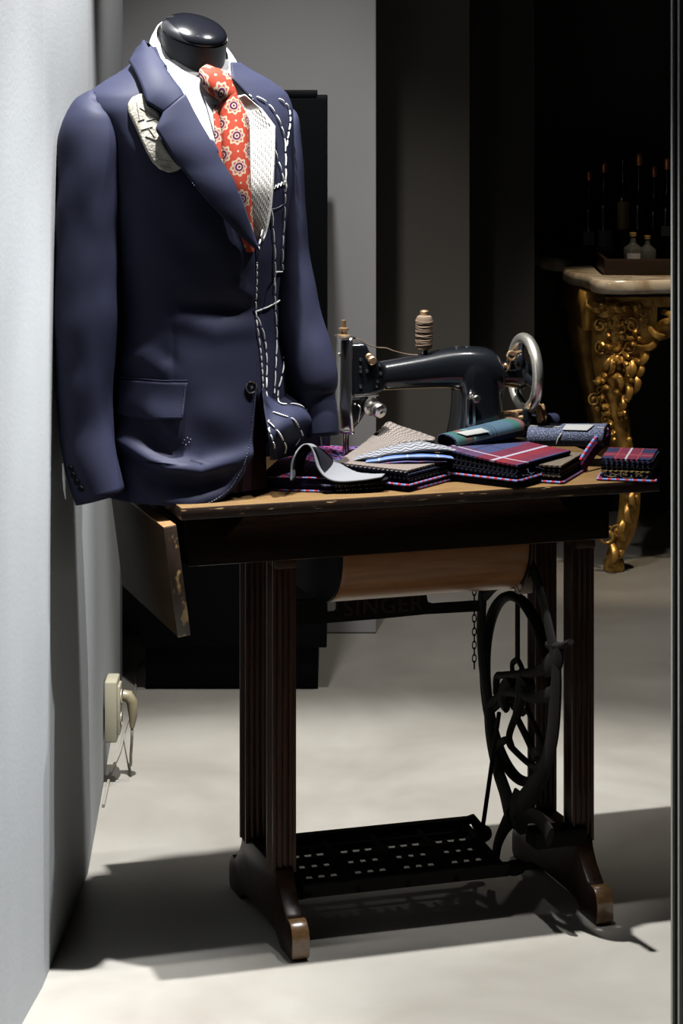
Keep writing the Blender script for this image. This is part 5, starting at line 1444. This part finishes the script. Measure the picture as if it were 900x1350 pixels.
for (x, y, k, s_, a, sg) in [(800, 402, 'l', 16, 180, 1), (815, 403, 'l', 20, 190, 1), (830, 404, 'l', 18, 170, 1), (842, 402, 'b', 4, 0, 1), (792, 402, 'b', 4, 0, 1),
    (790, 428, 's', 10, 0, 1), (803, 430, 's', 9, 200, -1), (817, 431, 's', 11, 40, 1), (832, 428, 's', 10, 120, -1), (786, 432, 'b', 4, 0, 1), (798, 426, 'b', 5, 0, 1), (810, 424, 'b', 5, 0, 1), (824, 422, 'b', 5, 0, 1),
    (792, 458, 's', 10, 90, 1), (810, 456, 's', 12, 0, -1), (828, 456, 's', 10, 180, 1), (800, 466, 'l', 16, 270, 1), (818, 470, 'l', 20, 280, -1), (832, 470, 'l', 18, 250, 1),
    (812, 472, 'b', 6, 0, 1), (796, 490, 'l', 14, 60, 1), (806, 488, 'l', 16, 290, 1), (826, 500, 'l', 18, 255, 1), (834, 490, 'l', 15, 270, 1), (788, 500, 'b', 4.5, 0, 1), (795, 497, 's', 7, 0, 1), (790, 512, 's', 6, 0, -1),
    (782, 526, 's', 9, 60, 1), (793, 529, 's', 7, 180, -1), (786, 538, 'b', 4, 0, 1), (795, 544, 'b', 4, 0, 1), (797, 552, 's', 6, 90, 1), (816, 550, 's', 6, 0, 1), (824, 548, 'b', 3.5, 0, 1), (820, 520, 'l', 13, 250, 1), (818, 532, 'b', 4, 0, 1),
    (848, 412, 's', 7, 0, 1), (852, 425, 's', 6, 180, -1), (844, 420, 'b', 3.5, 0, 1), (856, 410, 'b', 3, 0, 1),
    (866, 446, 'l', 16, 200, 1), (878, 443, 'l', 16, 150, 1), (884, 444, 'l', 14, 20, 1), (852, 458, 'l', 16, 230, 1), (843, 474, 'l', 14, 250, 1),
    (872, 410, 'l', 13, 320, 1), (884, 420, 's', 6, 0, 1), (880, 428, 'l', 12, 60, 1), (866, 428, 'l', 14, 10, 1), (890, 412, 's', 6, 90, -1)]:
    seeds.append((x, y, k, s_, a, sg))
for k in range(46):
    y = rng.uniform(398, 500); x = rng.uniform(788, 842) if y < 470 else rng.uniform(800, 838)
    seeds.append((x, y, rng.choice('llsb'), rng.uniform(2.2, 6.5), rng.uniform(0, 360), rng.choice((-1, 1))))
for k in range(26):
    y = rng.uniform(480, 600); x = rng.choice((rng.uniform(794, 802), rng.uniform(816, 824))) + (y - 540) * 0.16
    seeds.append((x, y, rng.choice('llb'), rng.uniform(2.2, 5.0), rng.uniform(200, 340), rng.choice((-1, 1))))
carve('carved_scrollwork', seeds, CT, YA - 0.018)
seeds2 = [(800, 706, 's', 13, 60, 1), (814, 700, 's', 10, 180, -1), (796, 694, 'b', 5, 0, 1), (806, 716, 'l', 16, 260, 1), (820, 712, 'l', 18, 80, 1), (832, 690, 'l', 16, 100, 1), (836, 668, 'l', 14, 95, 1), (828, 650, 'l', 14, 100, 1), (808, 742, 'b', 6, 0, 1), (818, 728, 'b', 5, 0, 1), (824, 676, 'b', 4, 0, 1), (838, 655, 'b', 3.5, 0, 1)]
carve('carved_foot_leaves', seeds2, lg, YA - 0.008)
# tray and bottles on the console
m_tray = simple('dark_tray_lacquer', (0.030, 0.018, 0.012), 0.4)
tr_ = thing('serving_tray', 'dark brown serving tray standing on the marble console top', 'tray', (1.15, 7.52, ZT))
mb = MB()
for (c, s_) in (((0, 0, 0.006), (0.78, 0.42, 0.010)), ((0, -0.205, 0.024), (0.78, 0.012, 0.046)), ((0, 0.205, 0.024), (0.78, 0.012, 0.046)), ((-0.385, 0, 0.024), (0.012, 0.42, 0.046)), ((0.385, 0, 0.024), (0.012, 0.42, 0.046))): box(mb, c, s_, 0.002)
mb.build('tray_body', m_tray, tr_)
m_amber = simple('dark_amber_glass', (0.035, 0.010, 0.004), 0.08, coat=0.8)
m_dkglass = simple('near_black_glass', (0.006, 0.006, 0.006), 0.08, coat=0.8)
m_pale = simple('pale_bottle_label', (0.42, 0.41, 0.42), 0.6)
m_goldl = simple('gold_bottle_label', (0.36, 0.22, 0.05), 0.5, 0.2)
m_copper = simple('copper_cap', (0.5, 0.18, 0.07), 0.3, 0.8)
def clearglass():
    m, nt, b = newmat('clear_glass'); b.inputs['Base Color'].default_value = (0.75, 0.8, 0.75, 1); b.inputs['Roughness'].default_value = 0.03; b.inputs['Transmission Weight'].default_value = 0.9; return m
m_clear = clearglass()
def bottle(x, y, z, r, h, neck, glass, lab, capm, label, labpos=(0.25, 0.55), kind='glass_bottle'):
    o = thing(kind, label, 'bottle', (x, y, z), 0.0, 'bottles on the console tray')
    mb = MB(); hb_ = h * (1 - neck)
    lathe(mb, [(0, 0), (r * 0.92, 0), (r, r * 0.12), (r, hb_ * 0.86), (r * 0.9, hb_ * 0.94), (r * 0.45, hb_ + h * neck * 0.15), (r * 0.30, hb_ + h * neck * 0.35), (r * 0.28, h * 0.97), (r * 0.34, h * 0.975), (r * 0.34, h), (0, h)], 24)
    mb.build('bottle_glass', glass, o, smooth=50)
    if lab is not None:
        mb = MB(); rows = [[Vector(((r + 0.0006) * math.sin(a), -(r + 0.0006) * math.cos(a), hb_ * q)) for a in np.linspace(-0.75, 0.75, 14)] for q in labpos]
        grid(mb, rows); mb.build('bottle_label', lab, o)
    mb = MB(); lathe(mb, [(0, h * 0.985), (r * 0.37, h * 0.93), (r * 0.38, h * 1.03), (r * 0.3, h * 1.045), (0, h * 1.05)], 18); mb.build('bottle_cap', capm, o)
    return o
def bx_(px, Y): return (px - CX) / F * Y
zt_ = ZT + 0.011
bottle(bx_(776, 7.86), 7.86, ZT, 0.028, 0.26, 0.35, m_dkglass, m_pale, m_copper, 'black bottle with small pale label at the left end of the bottle row', (0.25, 0.5))
bottle(bx_(796, 7.80), 7.80, ZT, 0.030, 0.29, 0.35, m_amber, m_pale, m_copper, 'tall brown bottle with pale label standing left of the tray', (0.22, 0.5))
bottle(bx_(821, 7.68), 7.68, zt_, 0.030, 0.30, 0.3, m_dkglass, m_goldl, m_dkglass, 'black bottle with gold label standing on the tray', (0.45, 0.85))
bottle(bx_(842, 7.66), 7.66, zt_, 0.032, 0.31, 0.4, m_amber, None, m_copper, 'tall amber bottle without label at the middle of the tray')
bottle(bx_(834, 7.42), 7.42, zt_, 0.028, 0.10, 0.35, m_clear, m_pale, m_goldl, 'short clear glass bottle with white label at the front of the tray', (0.2, 0.7))
bottle(bx_(853, 7.44), 7.44, zt_, 0.026, 0.09, 0.35, m_clear, None, m_goldl, 'short clear glass bottle with gold stopper at the front of the tray')
bottle(bx_(879, 7.60), 7.60, zt_, 0.030, 0.30, 0.4, m_dkglass, m_pale, m_copper, 'black bottle with copper cap near the window frame', (0.45, 0.62))
bottle(bx_(862, 7.70), 7.70, zt_, 0.029, 0.27, 0.4, m_amber, None, m_copper, 'amber bottle behind the short clear bottles')
m_cr = simple('brown_lacquer_box', (0.09, 0.035, 0.012), 0.3, coat=0.4)
bxx = thing('lacquer_box', 'small reddish brown box beside the tray on the marble', 'box', (bx_(803, 7.62), 7.62, ZT), 0.5)
mb = MB(); box(mb, (0, 0, 0.008), (0.07, 0.16, 0.016), 0.002); mb.build('box_body', m_cr, bxx)
# ================================================================= lights and camera
def spot(name, loc, target, energy, size, blend=0.3, rad=0.03, col=(1, 1, 1)):
    ld = bpy.data.lights.new(name, 'SPOT'); ld.energy = energy; ld.spot_size = math.radians(size); ld.spot_blend = blend; ld.shadow_soft_size = rad; ld.color = col
    o = bpy.data.objects.new(name, ld); COL.objects.link(o); o.location = loc
    o.rotation_euler = (Vector(target) - Vector(loc)).to_track_quat('-Z', 'Y').to_euler(); return o
spot('ceiling_or_fill_spot', (-0.27, 4.17, 2.95), (0.0, 4.24, 0.0), 1260, 60, 0.4, 0.025, (1.0, 0.985, 0.965))
spot('ceiling_or_fill_spot', (0.78, 4.30, 2.95), (-0.20, 4.25, 0.95), 330, 29, 0.8, 0.03, (1.0, 0.985, 0.965))
spot('ceiling_or_fill_spot', (-0.12, 5.15, 2.95), (-0.14, 6.05, 0.4), 195, 66, 0.8, 0.05, (1.0, 0.97, 0.93))
spot('ceiling_or_fill_spot', (0.75, 5.85, 2.95), (0.6, 5.9, 0.0), 135, 60, 0.7, 0.05, (1.0, 0.93, 0.84))
spot('ceiling_or_fill_spot', (0.35, 4.02, 2.95), (-0.50, 3.82, 0.35), 680, 30, 1.0, 0.03, (0.97, 0.985, 1.0))  # added fill spot, evens out the brightness of the near left wall
spot('ceiling_or_fill_spot', (0.10, 3.96, 2.95), (0.17, 4.42, 0.78), 260, 17, 0.8, 0.03, (1.0, 0.985, 0.965))
spot('shop_lamp', (1.0, 6.55, 2.5), (0.88, 7.2, 0.55), 140, 29, 0.6, 0.04, (1.0, 0.82, 0.58))
FABK = {m.name: 0.215 for m in list(FAB.values()) + [m_salt, m_book, m_bookdark, m_trim, m_cream, m_bk2]}
ALB = {'polished_concrete': 0.36, 'wall_paint': 0.40, 'pillar_paint': 0.72, 'taupe_paint': 0.42, 'navy_wool': 0.30, 'dark_wood': 0.6, 'dark_edge_wood': 0.5, 'worn_foot_wood': 0.2, 'veined_marble': 0.8, 'aged_gilding': 0.8,
       'medallion_tie_silk': 0.33, 'white_shirt_cotton': 0.45, 'white_chest_canvas': 0.47, 'canvas_thread': 0.2, 'white_basting_thread': 0.5, 'bent_plywood': 0.5, 'leaf_wood': 0.2, 'tabletop_wood': 0.2, 'ivory_plastic': 0.36, 'cord_white': 0.28, 'mullion_grey': 0.3, 'apron_wood': 0.12, 'dark_tray_lacquer': 0.5,
       'taupe_thread': 0.19, 'cream_paper_label': 0.17, 'worn_canvas_patch': 0.5, 'foot_tip_wood': 0.4}
ALB.update(FABK); ALB['woven_cover'] = 0.28
SPEC = {'apron_wood': (0.04, 0.0), 'navy_wool': (0.08, 0), 'dark_wood': (0.12, 0.03), 'dark_edge_wood': (0.3, 0.1), 'worn_foot_wood': (0.08, 0.02), 'bent_plywood': (0.12, 0.02), 'leaf_wood': (0.03, 0), 'black_cast_iron': (0.06, 0), 'black_laminate': (0.06, 0), 'worn_iron': (0.2, 0), 'near_black_glass': (0.4, 0.1), 'dark_amber_glass': (0.4, 0.1),
        'black_wool': (0.1, 0), 'navy_swatch_wool': (0.1, 0), 'plum_lining': (0.1, 0), 'dark_tray_lacquer': (0.2, 0)}
SPEC.update({n: (0.03, 0) for n in list(FABK) + ['medallion_tie_silk', 'white_shirt_cotton', 'white_chest_canvas', 'taupe_thread', 'worn_canvas_patch', 'cream_paper_label']})
for m in bpy.data.materials:
    nt = m.node_tree; b = nt.nodes['Principled BSDF']; k = ALB.get(m.name, 0.38)
    if b.inputs['Metallic'].default_value > 0.4: continue
    ip = b.inputs['Base Color']
    if m.name in SPEC:
        b.inputs['Specular IOR Level'].default_value = SPEC[m.name][0]; b.inputs['Coat Weight'].default_value = SPEC[m.name][1]; b.inputs['Sheen Weight'].default_value = 0
    if ip.is_linked:
        src = ip.links[0].from_socket; hs = N(nt, 'ShaderNodeHueSaturation'); hs.inputs['Value'].default_value = k
        lk(nt, src, hs.inputs['Color']); lk(nt, hs.outputs[0], ip)
    else: ip.default_value = tuple(c * k for c in ip.default_value[:3]) + (1,)
wd_ = bpy.data.worlds.new('world'); SC.world = wd_; wd_.use_nodes = True
wd_.node_tree.nodes['Background'].inputs[0].default_value = (0.75, 0.85, 1.0, 1); wd_.node_tree.nodes['Background'].inputs[1].default_value = 0.004
cam = bpy.data.cameras.new('camera'); co = bpy.data.objects.new('camera', cam); COL.objects.link(co)
co.location = (0, 0, CH); co.rotation_euler = (PI / 2, 0, 0)
cam.sensor_fit = 'AUTO'; cam.sensor_width = 36; cam.lens = F / 1350 * 36; cam.shift_y = -(675 - HY) / 1350; cam.clip_end = 60
SC.camera = co
SC.view_settings.view_transform = 'Standard'; SC.view_settings.look = 'None'; SC.view_settings.gamma = 1.0; SC.view_settings.exposure = 0.0
SC.view_settings.use_curve_mapping = False
